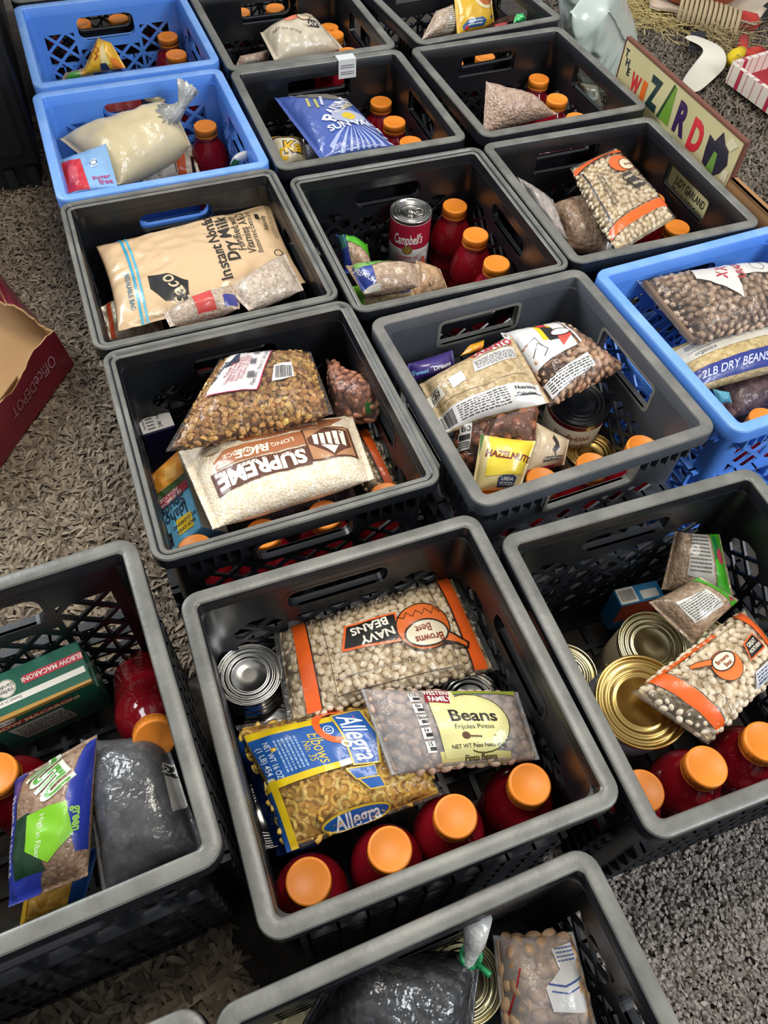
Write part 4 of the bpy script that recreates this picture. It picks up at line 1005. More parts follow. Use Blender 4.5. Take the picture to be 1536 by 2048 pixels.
bag('snack_packet', 'red packet seen through the hand hole behind the twisted powder bag', 'packet', [(-0.5962, 1.4239, 0.1650), (-0.5143, 1.4612, 0.1650), (-0.5247, 1.4839, 0.2250), (-0.6066, 1.4466, 0.2250)], .02, mat('packet_red', '#a8352c', .35, .6, coat_bump=(60, .8, .005)), seed=55, prints=[('p', [(0,0),(.2,0),(.15,1),(0,1)], '#4a7a3a')])
can('pale lidded can peeking over the twisted powder bag', (-0.4931, 1.5038, 0.2050), .197, .034, 'pale', '#20242c')

# ================================================================ FAR BLUE CRATE
bag('snack_packet', 'pointed yellow and orange packet standing in the far blue crate', 'packet', [(-0.6865, 1.6211, 0.1700), (-0.6006, 1.6521, 0.1750), (-0.6262, 1.6685, 0.2150), (-0.6590, 1.6904, 0.2150)], .045,
    mat('packet_yellow', '#e8b32c', .3, .7, coat_bump=(60, .8, .006)), wr=.003, seed=56, prints=[('l', [(.14,.3),(.22,.36),(.18,.46),(.27,.5),(.22,.62),(.32,.64),(.28,.76)], .05, '#a8401c'), ('l', [(.34,.25),(.42,.34),(.36,.44),(.45,.5),(.40,.62)], .05, '#a8401c'), ('p', [(.5,.1),(.7,.1),(.62,.8),(.5,.7)], '#f2dc9a'), ('p', [(.74,0),(1,0),(.9,.3),(.76,.3)], '#e8842c'), ('p', [(.45,0),(.66,0),(.62,.14),(.48,.14)], '#2b3a5c')])
bag('lentil_bag', 'green and tan lentil bag low at the near left of the far blue crate', 'lentil bag', [(-0.7279, 1.6070, 0.1600), (-0.6665, 1.6407, 0.1600), (-0.6755, 1.6503, 0.1750), (-0.7174, 1.6147, 0.1750)], .02, grain('lentil_tan', '#7f6650', '#978067', '#ad967c', .0045), seed=57, prints=[('p', [(.1,.1),(.55,.1),(.5,.9),(.15,.9)], '#3f8a2c')])

# ================================================================ TOP CRATES
bag('bean_bag', 'wrinkled white bean bag with a faded orange emblem beside three bottles at the top', 'bean bag', [(-0.2914, 1.6714, 0.2000), (-0.1519, 1.7442, 0.2000), (-0.2312, 1.8328, 0.2250), (-0.3318, 1.7566, 0.2150)], .07,
    mat('opaque_film_white', '#d8cbb4', .35, .6, coat_bump=(40, .8, .006), vary=(70, '#c9baa0')), wr=.005, seed=61, wsc=16, prints=[('p', [(.34,.72),(.60,.60),(.62,.82),(.42,.94)], '#e8825c'), ('e', .66, .66, .12, .15, '#d9c8a8'), ('ring', .66, .66, .12, .15, .02, '#6b4a2c'), ('p', [(.60,.36),(.76,.30),(.84,.42),(.68,.52)], '#2b2622'), ('t', 'NAVY', .70, .40, .09, '#d8cbb4', dict(rot=-6)), ('t', 'NET WT 32 OZ', .30, .42, .06, '#5b4f42', dict(rot=-35, bold=.0)), ('p', [(.34,.95),(.8,.95),(.8,1),(.36,1)], '#d9704a')])
bag('bean_bag', 'pinkish bean bag low at the near rim left of the wrinkled white bean bag', 'bean bag', [(-0.3846, 1.7144, 0.1600), (-0.3190, 1.7459, 0.1600), (-0.3147, 1.7660, 0.1800), (-0.3734, 1.7258, 0.1800)], .03, grain('bean_rose', '#a38a78', '#b59b88', '#c4ac9a', .008), seed=62, prints=[('p', [(.1,.1),(.7,.1),(.62,.5),(.2,.5)], '#c9bfae'), ('f', .15, .15, .6, .45, 4, '#4a4640')])
bag('lentil_bag', 'bag of brown lentils with a white text panel, next to the yellow pizza packet', 'lentil bag', [(0.0112, 1.8784, 0.1700), (0.0997, 1.9259, 0.1700), (0.0784, 1.9604, 0.2150), (0.0406, 1.9312, 0.2100)], .05, grain('lentil_rose', '#a8927c', '#bba58e', '#cbb6a0', .006), wr=.003, seed=63, prints=[('p', [(.50,.05),(.94,.05),(.90,.92),(.58,.9)], '#d0c6b4'), ('f', .55, .1, .88, .85, 9, '#6b6152')])
bag('snack_packet', 'yellow packet with a pizza picture standing at the top', 'packet', [(0.0917, 1.8914, 0.1800), (0.1791, 1.9390, 0.1800), (0.1625, 1.9796, 0.2350), (0.0784, 1.9507, 0.2350)], .04, mat('packet_gold', '#dcae2e', .32, .6, coat_bump=(60, .7, .005)), wr=.002, seed=64, prints=[
    ('e', .74, .86, .36, .36, '#e0cfa0'), ('e', .76, .88, .28, .28, '#b8683c'), ('e', .70, .95, .09, .08, '#5c8a2c'), ('p', [(.14,.06),(.66,.06),(.72,.18),(.62,.28),(.24,.26),(.12,.16)], '#2b5f96'), ('f', .24, .10, .62, .24, 2, '#e6e8ee'), ('e', .22, .08, .06, .06, '#c2343c'), ('p', [(.82,.26),(.96,.22),(.94,.40)], '#2b4a8c')])
carton('food_box', 'dark brown upright box right of the yellow pizza packet', (0.0733, 1.9575, 0.1005), (0.0386, 0.0348, 0.0000), (-0.0053, 0.0059, 0.0100), (0.1048, -0.1162, 0.1245), '#4a3024', {'front': (0, [('r', .05, .6, .9, .9, '#5e3c2a')])})
bag('snack_packet', 'red packet edge at the near rim by the dark brown box', 'packet', [(0.1645, 1.8202, 0.2250), (0.1999, 1.8397, 0.2250), (0.1938, 1.8387, 0.2350), (0.1651, 1.8201, 0.2350)], .015, mat('packet_red', '#a8352c', .35, .6), seed=65)
bag('produce_bag', 'small knotted bright green plastic bag right of the dark brown box', 'bag', [(0.2053, 1.8235, 0.2400), (0.2337, 1.8326, 0.2400), (0.2247, 1.8376, 0.2550), (0.2115, 1.8308, 0.2550)], .025, mat('plastic_green', '#3fbf6a', .3, .7), wr=.006, wsc=60, seed=66)
# raisin crate
bag('raisin_bag', 'blue raisin bag with sunburst print lying on the bottles side of its crate', 'raisin bag', [(-0.1522, 1.2611, 0.2350), (-0.0263, 1.3182, 0.2350), (-0.1226, 1.4694, 0.2350), (-0.2589, 1.4549, 0.2350)], .05,
    mat('film_periwinkle', '#4a62ae', .28, .8, coat_bump=(45, .8, .006)), film=None, wr=.003, seed=71, nu=52, nv=52, prints=[
    ('p', [(.20,.86),(.50,1.0),(.98,1.0),(.96,.80),(.62,.72)], '#6f685e'), ('l', [(.26,.62),(.31,.78)], .022, '#c9bf6a'), ('l', [(.33,.54),(.40,.76)], .022, '#c9bf6a'), ('l', [(.42,.6),(.5,.8)], .025, '#c9c8dc'),
    ('t', 'RAISINS', .60, .56, .12, '#e2e2ee', dict(rot=52, bold=.03)), ('t', 'RAISINS', .60, .56, .118, '#e2e2ee', dict(rot=52, bold=.01)), ('t', 'SUN DRIED', .67, .53, .05, '#d4c48a', dict(rot=50)),
    *[('p', [(.62+.07*math.cos(a), .30+.07*math.sin(a)), (.62+.5*math.cos(a-.055), .30+.5*math.sin(a-.055)), (.62+.5*math.cos(a+.055), .30+.5*math.sin(a+.055))], '#aab6dc') for a in np.linspace(-2.6, -.15, 11)],
    ('e', .62, .36, .15, .10, '#a9b0c8'), ('e', .62, .36, .06, .06, '#d8b82c'), ('t', 'SUN VALLEY', .70, .26, .075, '#e6e8f2', dict(rot=8, bold=.025))])
bag('noodle_bag', 'white and yellow bag with yellow lettering at the near left of the raisin crate', 'noodle bag', [(-0.2340, 1.3019, 0.1900), (-0.1857, 1.3241, 0.1900), (-0.1932, 1.3652, 0.2100), (-0.2624, 1.3599, 0.2100)], .04, mat('packet_cream', '#ddcfae', .32, .6, coat_bump=(60, .6, .005)), wr=.002, seed=72, prints=[
    ('p', [(0,.82),(.9,.78),(.95,1),(0,1)], '#caa21c'), ('l', [(0,.80),(.5,.84),(.95,.72)], .05, '#2b2a5c'), ('t', 'Ka', .62, .42, .40, '#3a2c10', dict(bold=.07, shear=.1)), ('t', 'Ka', .62, .42, .38, '#e6b41c', dict(bold=.03, shear=.1)), ('t', 'C', .28, .22, .3, '#e6b41c', dict(bold=.05))])
bag('snack_packet', 'white packet with blue text between the yellow lettered bag and the raisin bag', 'packet', [(-0.1901, 1.3288, 0.1850), (-0.1532, 1.3465, 0.1850), (-0.1729, 1.3631, 0.2050), (-0.1903, 1.3542, 0.2050)], .02, mat('packet_white', '#d5d2c8', .35, .6), seed=73, prints=[('f', .1, .1, .95, .9, 7, '#3a4a8c')])
bag('lentil_bag', 'green and white lentil bag seen through the hand hole above the soup can', 'lentil bag', [(-0.1078, 1.2274, 0.1850), (-0.0068, 1.2711, 0.1850), (-0.0269, 1.3300, 0.2250), (-0.1278, 1.2863, 0.2150)], .03, grain('lentil_white', '#b5a48c', '#c9bba6', '#ded3c2', .005), seed=74, prints=[('p', [(.02,.0),(.40,.0),(.36,1),(.1,1)], '#3f9e2c')])
b = MB(); b.box((.038, .1472, .247), (.073, .1478, .279))
b.box((.038, .1472, .279), (.073, .168, .2811))
st = thing('sticker', 'white paper sticker folded over the far rim of the raisin crate', 'sticker', (-0.1280, 1.5260, 0.2600), rz=(-0.1189, 1.3665, 0.4086)[2])
V = [v - Vector((.055, .15, .26)) for v in b.v]
mesh('sticker_paper', V, b.f, mat('sticker_white', '#d6d8d8', .5), st, False)
put_print(Quad((-.017,-.0029,-.013), (.018,-.0029,-.013), (.018,-.0029,.019), (-.017,-.0029,.019)), [('f', .12, .2, .88, .42, 2, '#555a60'), ('f', .12, .55, .88, .8, 2, '#555a60')], st)
# lentil point crate
bag('lentil_bag', 'pointed tan lentil bag leaning against the near rim, alone in its crate', 'lentil bag', [(0.1403, 1.4610, 0.1900), (0.2917, 1.5358, 0.2000), (0.2327, 1.5602, 0.2150), (0.1390, 1.5321, 0.2550)], .06, grain('lentil_sand', '#a38672', '#b89b86', '#c9ae98', .0052, .9, .35), wr=.004, seed=75, wsc=26)
bag('produce_bag', 'clear bag with greenish contents at the right wall behind the three bottles', 'bag', [(0.3648, 1.6917, 0.1300), (0.4167, 1.7196, 0.1300), (0.3905, 1.7010, 0.1800), (0.3542, 1.7109, 0.1800)], .04, mat('dull_green', '#5e6a62', .35, .6, vary=(30, '#7a6a50')), wr=.005, seed=76)

# ================================================================ SOUP CAN CRATE
can('plain dark can standing under the red and white soup can', (0.0117, 1.1526, 0.1135), .104, .036, 'silver', '#2a2c30')
can('red and white soup can with a ring-pull lid, standing upright', (0.0112, 1.1524, 0.2205), .106, .0345, 'silver', '#e4dfd6', [
   ('r', 0, .50, 1, 1, '#9e1b32'), ('t', 'Campbell\'s', .25, .71, .20, '#f0e8e2', dict(shear=.35, bold=.015, w=.235, rot=4)), ('e', .25, .49, .095, .095, '#8a7034'), ('ring', .25, .49, .07, .07, .012, '#6b5526'),
   ('t', 'Cream of', .25, .335, .08, '#a83a3c', dict(bold=.012)), ('t', 'Bacon', .25, .22, .08, '#a83a3c', dict(bold=.012)), ('p', [(.36,.05),(.43,.1),(.44,.36),(.38,.40)], '#d9d2c6'), ('e', .39, .24, .05, .06, '#c8543c'), ('e', .41, .16, .04, .05, '#d9704a')], tab=True, a0=-math.pi-.05)
bag('lentil_bag', 'green and blue lentil bag slumped against the left wall of the soup can crate', 'lentil bag', [(-0.1101, 1.0996, 0.2000), (-0.0880, 1.0142, 0.1900), (-0.0415, 1.0099, 0.2000), (-0.0561, 1.0719, 0.2050)], .05, grain('lentil_brown2', '#8f7258', '#a5886c', '#bb9f84', .005), wr=.003, seed=81, prints=[
   ('p', [(.0,.0),(1,.0),(1,.32),(0,.35)], '#2c3f8e'), ('p', [(.02,.36),(.45,.32),(.55,1),(.02,1)], '#4fae22'), ('f', .1, .05, .6, .3, 3, '#5fc04a'), ('t', 'Tup', .24, .68, .22, '#2f7a1c', dict(rot=-70))])
bag('lentil_bag', 'yellow-green lentil bag lying under the others in the soup can crate', 'lentil bag', [(-0.0653, 0.9503, 0.1750), (0.0341, 0.9891, 0.1750), (0.0119, 1.0223, 0.1900), (-0.0773, 0.9821, 0.1900)], .04, grain('lentil_gold', '#b39468', '#c7a97c', '#d6bd92', .006), seed=82, prints=[
   ('p', [(0,.0),(.12,.0),(.2,1),(.02,1)], '#6fb52c'), ('t', 'PR', .42, .45, .42, '#e6ecd6', dict(bold=.08)), ('t', 'PR', .42, .45, .38, '#4f9e2a', dict(bold=.02)), ('p', [(.70,.1),(.86,.15),(.92,.95),(.74,.9)], '#3a4aa0')])
bag('bean_bag', 'dull tan bean bag between the clear lentil bag and the soup can bottles', 'bean bag', [(0.0230, 0.9723, 0.1700), (0.0825, 1.0051, 0.1700), (0.0630, 1.0298, 0.2000), (0.0238, 1.0418, 0.2050)], .045, grain('tan_crinkle', '#a07a56', '#b38c66', '#c49e78', .010, .5), wr=.004, seed=83, wsc=26)
bag('lentil_bag', 'clear lentil bag with green and blue letters lying on top below the soup can', 'lentil bag', [(-0.0511, 0.9117, 0.2350), (0.0323, 0.9408, 0.2350), (0.0274, 0.9791, 0.2450), (-0.0840, 0.9690, 0.2400)], .042, grain('lentil_brown3', '#9a7e66', '#b0947a', '#c2a890', .005), wr=.0025, seed=84, nu=50, nv=40, prints=[
   ('p', [(.0,.1),(.24,.05),(.30,.75),(.06,.85)], '#2c3f8e'), ('p', [(.06,.70),(.30,.66),(.62,.85),(.58,1),(.10,1)], '#7fae5a'), ('t', 'TUT', .36, .85, .20, '#3f8a1c', dict(bold=.04, rot=6)), ('t', 'PREMIUM', .14, .42, .12, '#d8d8ec', dict(rot=-62, bold=.02)), ('p', [(.02,.0),(.30,.0),(.30,.08),(.03,.1)], '#d0cabe')])

# ================================================================ BOARD CRATE
bag('lentil_bag', 'bag of brown lentils in the middle of the crate beside the board', 'lentil bag', [(0.2828, 1.1574, 0.1600), (0.3605, 1.1384, 0.1700), (0.3360, 1.2888, 0.1900), (0.2560, 1.2413, 0.1900)], .06, grain('lentil_umber', '#8a6c54', '#a1836a', '#b5987e', .0075), wr=.003, seed=91)
bag('bean_bag', 'crumpled clear bag at the left wall of the crate beside the board', 'bean bag', [(0.2500, 1.1538, 0.1900), (0.2790, 1.1431, 0.1900), (0.2532, 1.2174, 0.2150), (0.1883, 1.2386, 0.2400)], .025, grain('bean_dusk', '#8a7666', '#a89484', '#c2b0a0', .009), film=film_mat('cloudy_film_b', .2, rough=.2), wr=.004, seed=92)
bag('bean_bag', 'steeply tilted white bean bag with two orange bands, highest in the crate beside the board', 'bean bag',
    [(0.2785, 1.2572, 0.2500), (0.3376, 1.0505, 0.2350), (0.4439, 1.1427, 0.2450), (0.3641, 1.3250, 0.2550)], .055, mat('navy_under', '#c4ad86', .8), pieces='great', wr=.002, seed=93, seal=.03, nu=52, nv=44, prints=[
    ('p', [(.06,.0),(.12,.0),(.12,1),(.06,1)], OR), ('p', [(.80,.0),(.88,.0),(.88,1),(.80,1)], OR), ('l', [(.125,0),(.125,1)], .01, '#2a1a14'), ('l', [(.79,0),(.79,1)], .01, '#2a1a14'), ('l', [(.16,.06),(.76,.06)], .02, '#2a1a14'), ('l', [(.16,.93),(.76,.93)], .008, '#2a1a14'),
    ('e', .30, .66, .19, .21, OR), ('e', .34, .74, .13, .14, '#e2d2b0'), ('ring', .34, .74, .13, .14, .02, '#8a4a24'), ('t', 'Browns', .34, .78, .05, '#8b2f12', dict(bold=.02, sx=.8, rot=90)), ('p', [(.44,.52),(.54,.54),(.54,.72),(.44,.70)], '#3a332c'), ('p', [(.54,.56),(.64,.62),(.62,.84),(.54,.74)], '#3a332c'), ('t', 'GREAT', .49, .62, .045, '#e2d2b0', dict(rot=90)), ('t', 'NORTHERN', .585, .69, .04, '#e2d2b0', dict(rot=80, w=.11)),
    ('f', .30, .16, .66, .26, 2, '#6b6152')])
bag('snack_packet', 'white paper packet tip under the steep white bean bag', 'packet', [(0.3411, 1.1417, 0.1700), (0.3861, 1.1577, 0.1700), (0.3724, 1.1786, 0.1900), (0.3554, 1.1655, 0.1900)], .012, mat('packet_white', '#d5d2c8', .35, .6), seed=94)
bag('snack_packet', 'red and white packet seen through the hand hole at the back of the board crate', 'packet', [(0.2202, 1.3648, 0.1850), (0.3155, 1.4088, 0.1850), (0.2925, 1.4587, 0.2250), (0.1971, 1.4147, 0.2200)], .03, mat('packet_maroon', '#7a2630', .3, .7), seed=95, prints=[('p', [(.25,.4),(.8,.5),(.8,1),(.3,1)], '#c9b7a8'), ('p', [(.4,.5),(.5,.5),(.5,.9),(.42,.9)], '#d8b02c'), ('p', [(0,0),(.2,.2),(.2,.8),(0,.9)], '#8d857c')])

# ================================================================ GREY CRATE
bag('snack_packet', 'purple packet with white lettering against the left wall of the grey crate', 'packet', [(0.0185, 0.7590, 0.2100), (0.0874, 0.7917, 0.2150), (0.0801, 0.8080, 0.2350), (0.0184, 0.7744, 0.2350)], .03, mat('packet_purple', '#3d2c74', .3, .7, coat_bump=(60, .6, .005)), wr=.002, seed=101, prints=[
   ('t', 'Sweet', .22, .52, .22, '#7fb0e0', dict(bold=.03)), ('t', 'Dreams', .66, .52, .22, '#e6e2f0', dict(bold=.03)), ('p', [(.0,.0),(1,.0),(1,.12),(0,.12)], '#2a1f58')])
bag('snack_packet', 'small yellow and orange packet tip above the purple packet', 'packet', [(0.0906, 0.7970, 0.2350), (0.1222, 0.8121, 0.2350), (0.1230, 0.8215, 0.2450), (0.1033, 0.8095, 0.2450)], .015, mat('packet_amber', '#d99a1e', .3, .7), wr=.004, seed=102, prints=[('p', [(.4,.2),(.7,.2),(.6,.9)], '#c9541e')])
bag('bean_bag', 'clear bag of pinto beans with a cartoon cook picture, right in the grey crate', 'bean bag', [(0.2114, 0.7197, 0.2250), (0.3220, 0.7996, 0.2350), (0.2399, 0.8662, 0.2450), (0.1479, 0.8473, 0.2350)], .062, mat('pinto_under2', '#86624a', .8), pieces='pinto', wr=.002, seed=103, seal=.04, nu=56, nv=48, prints=[
   ('p', [(.04,.36),(.60,.40),(.74,1.0),(.0,1.0)], '#dcd9d6'), ('p', [(.30,.62),(.48,.56),(.54,.86),(.36,.92)], '#e8c51c'), ('p', [(.36,.58),(.48,.56),(.52,.78),(.40,.84)], '#22201e'), ('e', .44, .93, .09, .08, '#3a332c'), ('p', [(.38,.84),(.49,.80),(.50,.88),(.40,.90)], '#d0413a'),
   ('p', [(.46,.46),(.66,.58),(.62,.72),(.48,.64)], '#cc4a3e'), ('e', .56, .66, .11, .055, '#e6ddd0'), ('ring', .56, .66, .12, .06, .014, '#3a2420'), ('l', [(.10,.5),(.22,.62),(.28,.5),(.20,.44)], .01, '#3a3632'), ('l', [(.06,.66),(.24,.70),(.24,.56)], .008, '#3a3632'),
   ('t', 'BEANS', .08, .28, .10, '#3a2418', dict(bold=.03, rot=4)), ('p', [(.06,.04),(.64,.10),(.63,.26),(.05,.20)], '#dcd9d6'), ('f', .08, .06, .62, .22, 6, '#3a3632'), ('p', [(.64,.4),(.67,.42),(.76,.98),(.74,1)], '#f0eeee')])
bag('bean_bag', 'bag of pale lentils with a white nutrition panel, left in the grey crate', 'bean bag', [(0.0731, 0.6700, 0.2150), (0.2092, 0.7146, 0.2400), (0.1598, 0.8276, 0.2520), (0.0358, 0.7460, 0.2250)], .055,
   grain('lentil_olive', '#a58a60', '#bda377', '#cfb78f', .0062), wr=.0028, seed=104, nu=60, nv=50, prints=[
   ('p', [(.0,.02),(.96,.0),(.98,.26),(.0,.30)], '#dcd9d4'), ('f', .18, .05, .66, .26, 7, '#4a4640'), ('b', .02, .05, .14, .27, '#2a2826'), ('t', 'Nutrition', .84, .205, .042, '#22201e', dict(bold=.03, w=.22)), ('t', 'Calories', .82, .125, .042, '#22201e', dict(bold=.03, w=.19)), ('l', [(.7,.11),(.96,.11)], .012, '#22201e'),
   ('p', [(.46,.60),(.90,.62),(.96,.82),(.50,.80)], '#dcd9d4'), ('f', .50, .63, .92, .78, 8, '#4a4640'), ('p', [(.55,.84),(.94,.86),(.98,1),(.58,.99)], '#dcd9d4'), ('t', 'OLENTO', .74, .92, .11, '#b8343c', dict(bold=.05)), 
   ('p', [(.22,.52),(.36,.54),(.36,.72),(.22,.70)], '#dcd9d4'), ('p', [(.0,.50),(.14,.50),(.13,.72),(.0,.70)], '#e0dac8'), ('t', 'YBEIN', .07, .61, .10, '#26221e', dict(rot=82, bold=.02, w=.13)), ('l', [(.1,.42),(.5,.36),(.95,.40)], .008, '#6b5a44')])
can('chowder can with a dark lid and a red-edged cream label', (0.2750, 0.7968, 0.1650), .152, .0445, 'dark', '#dccfb2', [
   ('r', 0, .93, 1, 1, '#8a1f2c'), ('r', 0, 0, 1, .06, '#8a1f2c'), ('r', .42, 0, .50, 1, '#8a1f2c'), ('t', 'Noodle-icious', .25, .80, .10, '#a8583c', dict(bold=.02, w=.20)), ('t', 'Corn Chowder', .25, .66, .10, '#a8583c', dict(bold=.02, w=.20))], tilt=(-0.0015, -0.1118, 0.0000), a0=-math.pi-.15)
can('gold lidded can low in front of the chowder can in the grey crate', (0.3022, 0.7521, 0.1050), .095, .0375, 'gold', '#5c4a34')
bag('rice_bag', 'small cream rice bag with a black bird drawing, behind the hazelnut packet', 'rice bag', [(0.1789, 0.6414, 0.1700), (0.2402, 0.6682, 0.1700), (0.2446, 0.6962, 0.1900), (0.1923, 0.7099, 0.2100)], .035, mat('packet_rice', '#dcc7a4', .42, .45, coat_bump=(60, .6, .005), vary=(120, '#d0b994')), wr=.002, seed=105, prints=[
   ('p', [(.50,.88),(.47,.78),(.56,.66),(.50,.50),(.58,.42),(.66,.56),(.62,.72),(.56,.82)], '#26221e'), ('l', [(.58,.44),(.62,.32)], .02, '#26221e'), ('p', [(.36,.20),(.80,.24),(.80,.36),(.38,.32)], '#4a463e'), ('t', 'SELECTED RICE', .58, .28, .05, '#d8ccb4', dict(rot=2)), ('r', .1, .02, .7, .10, '#b82c4c')])
bag('nut_bag', 'crinkled clear bag of hazelnuts with a white nutrition tag', 'nut bag', [(0.0923, 0.6344, 0.1750), (0.1370, 0.6385, 0.1800), (0.1454, 0.7146, 0.2250), (0.0829, 0.6955, 0.2150)], .035, mat('hazel_under', '#6a4028', .8), pieces='hazelnut', pname='hazelnuts', film=film_mat('clear_film3', .03, bumpscale=50, strength=.8), wr=.006, seed=106, nu=48, nv=48, prints=[
   ('p', [(.02,.38),(.34,.40),(.40,.96),(.16,.98)], '#d9d6d0'), ('r', .10, .56, .34, .66, '#26221e'), ('t', '180', .22, .76, .10, '#26221e', dict(bold=.03)), ('f', .08, .42, .32, .54, 3, '#4a4640')])
t_, b_, o_ = bag('nut_packet', 'pale yellow hazelnut packet with a clear top, in the grey crate', 'packet', [(0.1072, 0.5807, 0.2100), (0.1691, 0.5883, 0.2100), (0.1854, 0.6425, 0.2450), (0.1159, 0.6479, 0.2450)], .035, mat('packet_lemon', '#dfc98a', .34, .6, coat_bump=(50, .7, .005)), wr=.002, seed=107, nu=48, nv=48, prints=[
   ('p', [(.2,.25),(.9,.3),(1,.98),(.15,.98)], '#e8cd3a'), ('p', [(.03,.6),(.06,1),(.0,1)], '#3a6a2c'), ('t', 'HAZELNUTS', .56, .64, .12, '#7a2a1c', dict(bold=.045, w=.86, rot=-5)),
   ('p', [(.48,.04),(.80,.06),(.82,.24),(.74,.28),(.54,.27),(.46,.22)], '#3a4460'), ('t', 'USDA', .645, .20, .06, '#e6e2d4', dict(bold=.02)), ('t', 'FOOD', .645, .11, .06, '#e6e2d4', dict(bold=.02))])
tb = Bag([(0.1176, 0.6457, 0.2420), (0.1847, 0.6417, 0.2420), (0.1888, 0.6908, 0.2550), (0.1303, 0.6685, 0.2500)], .03, .004, .04, 9, wsc=40)
V, F = tb.grid(-.004, 20, 14, o_); mesh('contents', V, F, MATS['hazel_under'], t_); fill(tb, 'hazelnut', t_, o_, 9, .001, name='hazelnuts')
V, F = tb.grid(.001, 36, 28, o_); mesh('clear_top', V, F, film_mat('clear_film3', .03), t_)

# ================================================================ RIGHT BLUE CRATE
bag('bean_bag', 'clear bag of dark speckled beans with a white panel, at the right edge', 'bean bag', [(0.4201, 0.8513, 0.2350), (0.5997, 0.9281, 0.2300), (0.5784, 1.0249, 0.2550), (0.3511, 0.9605, 0.2550)], .085, mat('rock_under', '#7a6450', .8), pieces='rock', film=film_mat('clear_film3', .03), wr=.003, seed=111, nu=60, nv=48, prints=[
   ('p', [(.24,.70),(.46,.28),(.50,.62),(1,.62),(1,1),(.30,1)], '#d5d0c8'), ('t', 'X X', .42, .74, .12, '#b0303a', dict(rot=60, bold=.03)), ('t', 'URADI', .54, .74, .09, '#b0303a', dict(rot=72, bold=.03)), ('ring', .70, .78, .08, .10, .008, '#4a463e'), ('l', [(.6,.9),(.75,.86),(.85,.95)], .008, '#4a463e'), ('p', [(.84,.86),(.95,.84),(.94,.94),(.86,.95)], '#d8b82c'), ('p', [(.82,.95),(.98,.92),(.98,1),(.82,1)], '#a8306a'),
   ('p', [(.66,.16),(.74,.16),(.74,.32),(.66,.32)], '#c9c4b8'), ('f', .75, .14, .99, .32, 6, '#5a544a')])
bag('rice_bag', 'flat bag of golden grain with white and blue bands under the speckled beans', 'rice bag', [(0.4146, 0.7863, 0.2000), (0.5978, 0.8640, 0.2000), (0.5977, 0.9740, 0.2100), (0.3975, 0.8710, 0.2050)], .05, grain('grain_gold', '#a88d58', '#bfa56e', '#d2bb88', .0055), wr=.002, seed=112, nu=50, nv=40, prints=[
   ('p', [(.0,.52),(1,.50),(1,.86),(.0,.88)], '#d5cfc0'), ('f', .1, .74, .95, .84, 3, '#7a7a94'), ('l', [(.1,.66),(.35,.68),(.95,.70)], .01, '#6a6a80'), ('t', 'organica', .22, .60, .07, '#4a4a66', dict(shear=.3, bold=.0)), ('p', [(.0,.04),(1,.04),(1,.32),(.0,.30)], '#2a3680'), ('t', '2LB DRY BEANS', .42, .18, .12, '#d0d2e4', dict(shear=.25, bold=.01))])
bag('bean_bag', 'dark purple-brown bean bag lowest in the right blue crate', 'bean bag', [(0.4939, 0.7909, 0.1500), (0.6164, 0.8425, 0.1500), (0.5902, 0.8885, 0.1650), (0.4748, 0.8459, 0.1650)], .05, grain('bean_plum', '#4a3434', '#5e4444', '#725654', .010), seed=113)
bag('snack_packet', 'small teal packet tucked at the left wall of the right blue crate', 'packet', [(0.4662, 0.7831, 0.1900), (0.4855, 0.7868, 0.1900), (0.4795, 0.7982, 0.2000), (0.4566, 0.8020, 0.2000)], .012, mat('packet_teal', '#5aa6b8', .35, .5), seed=114)

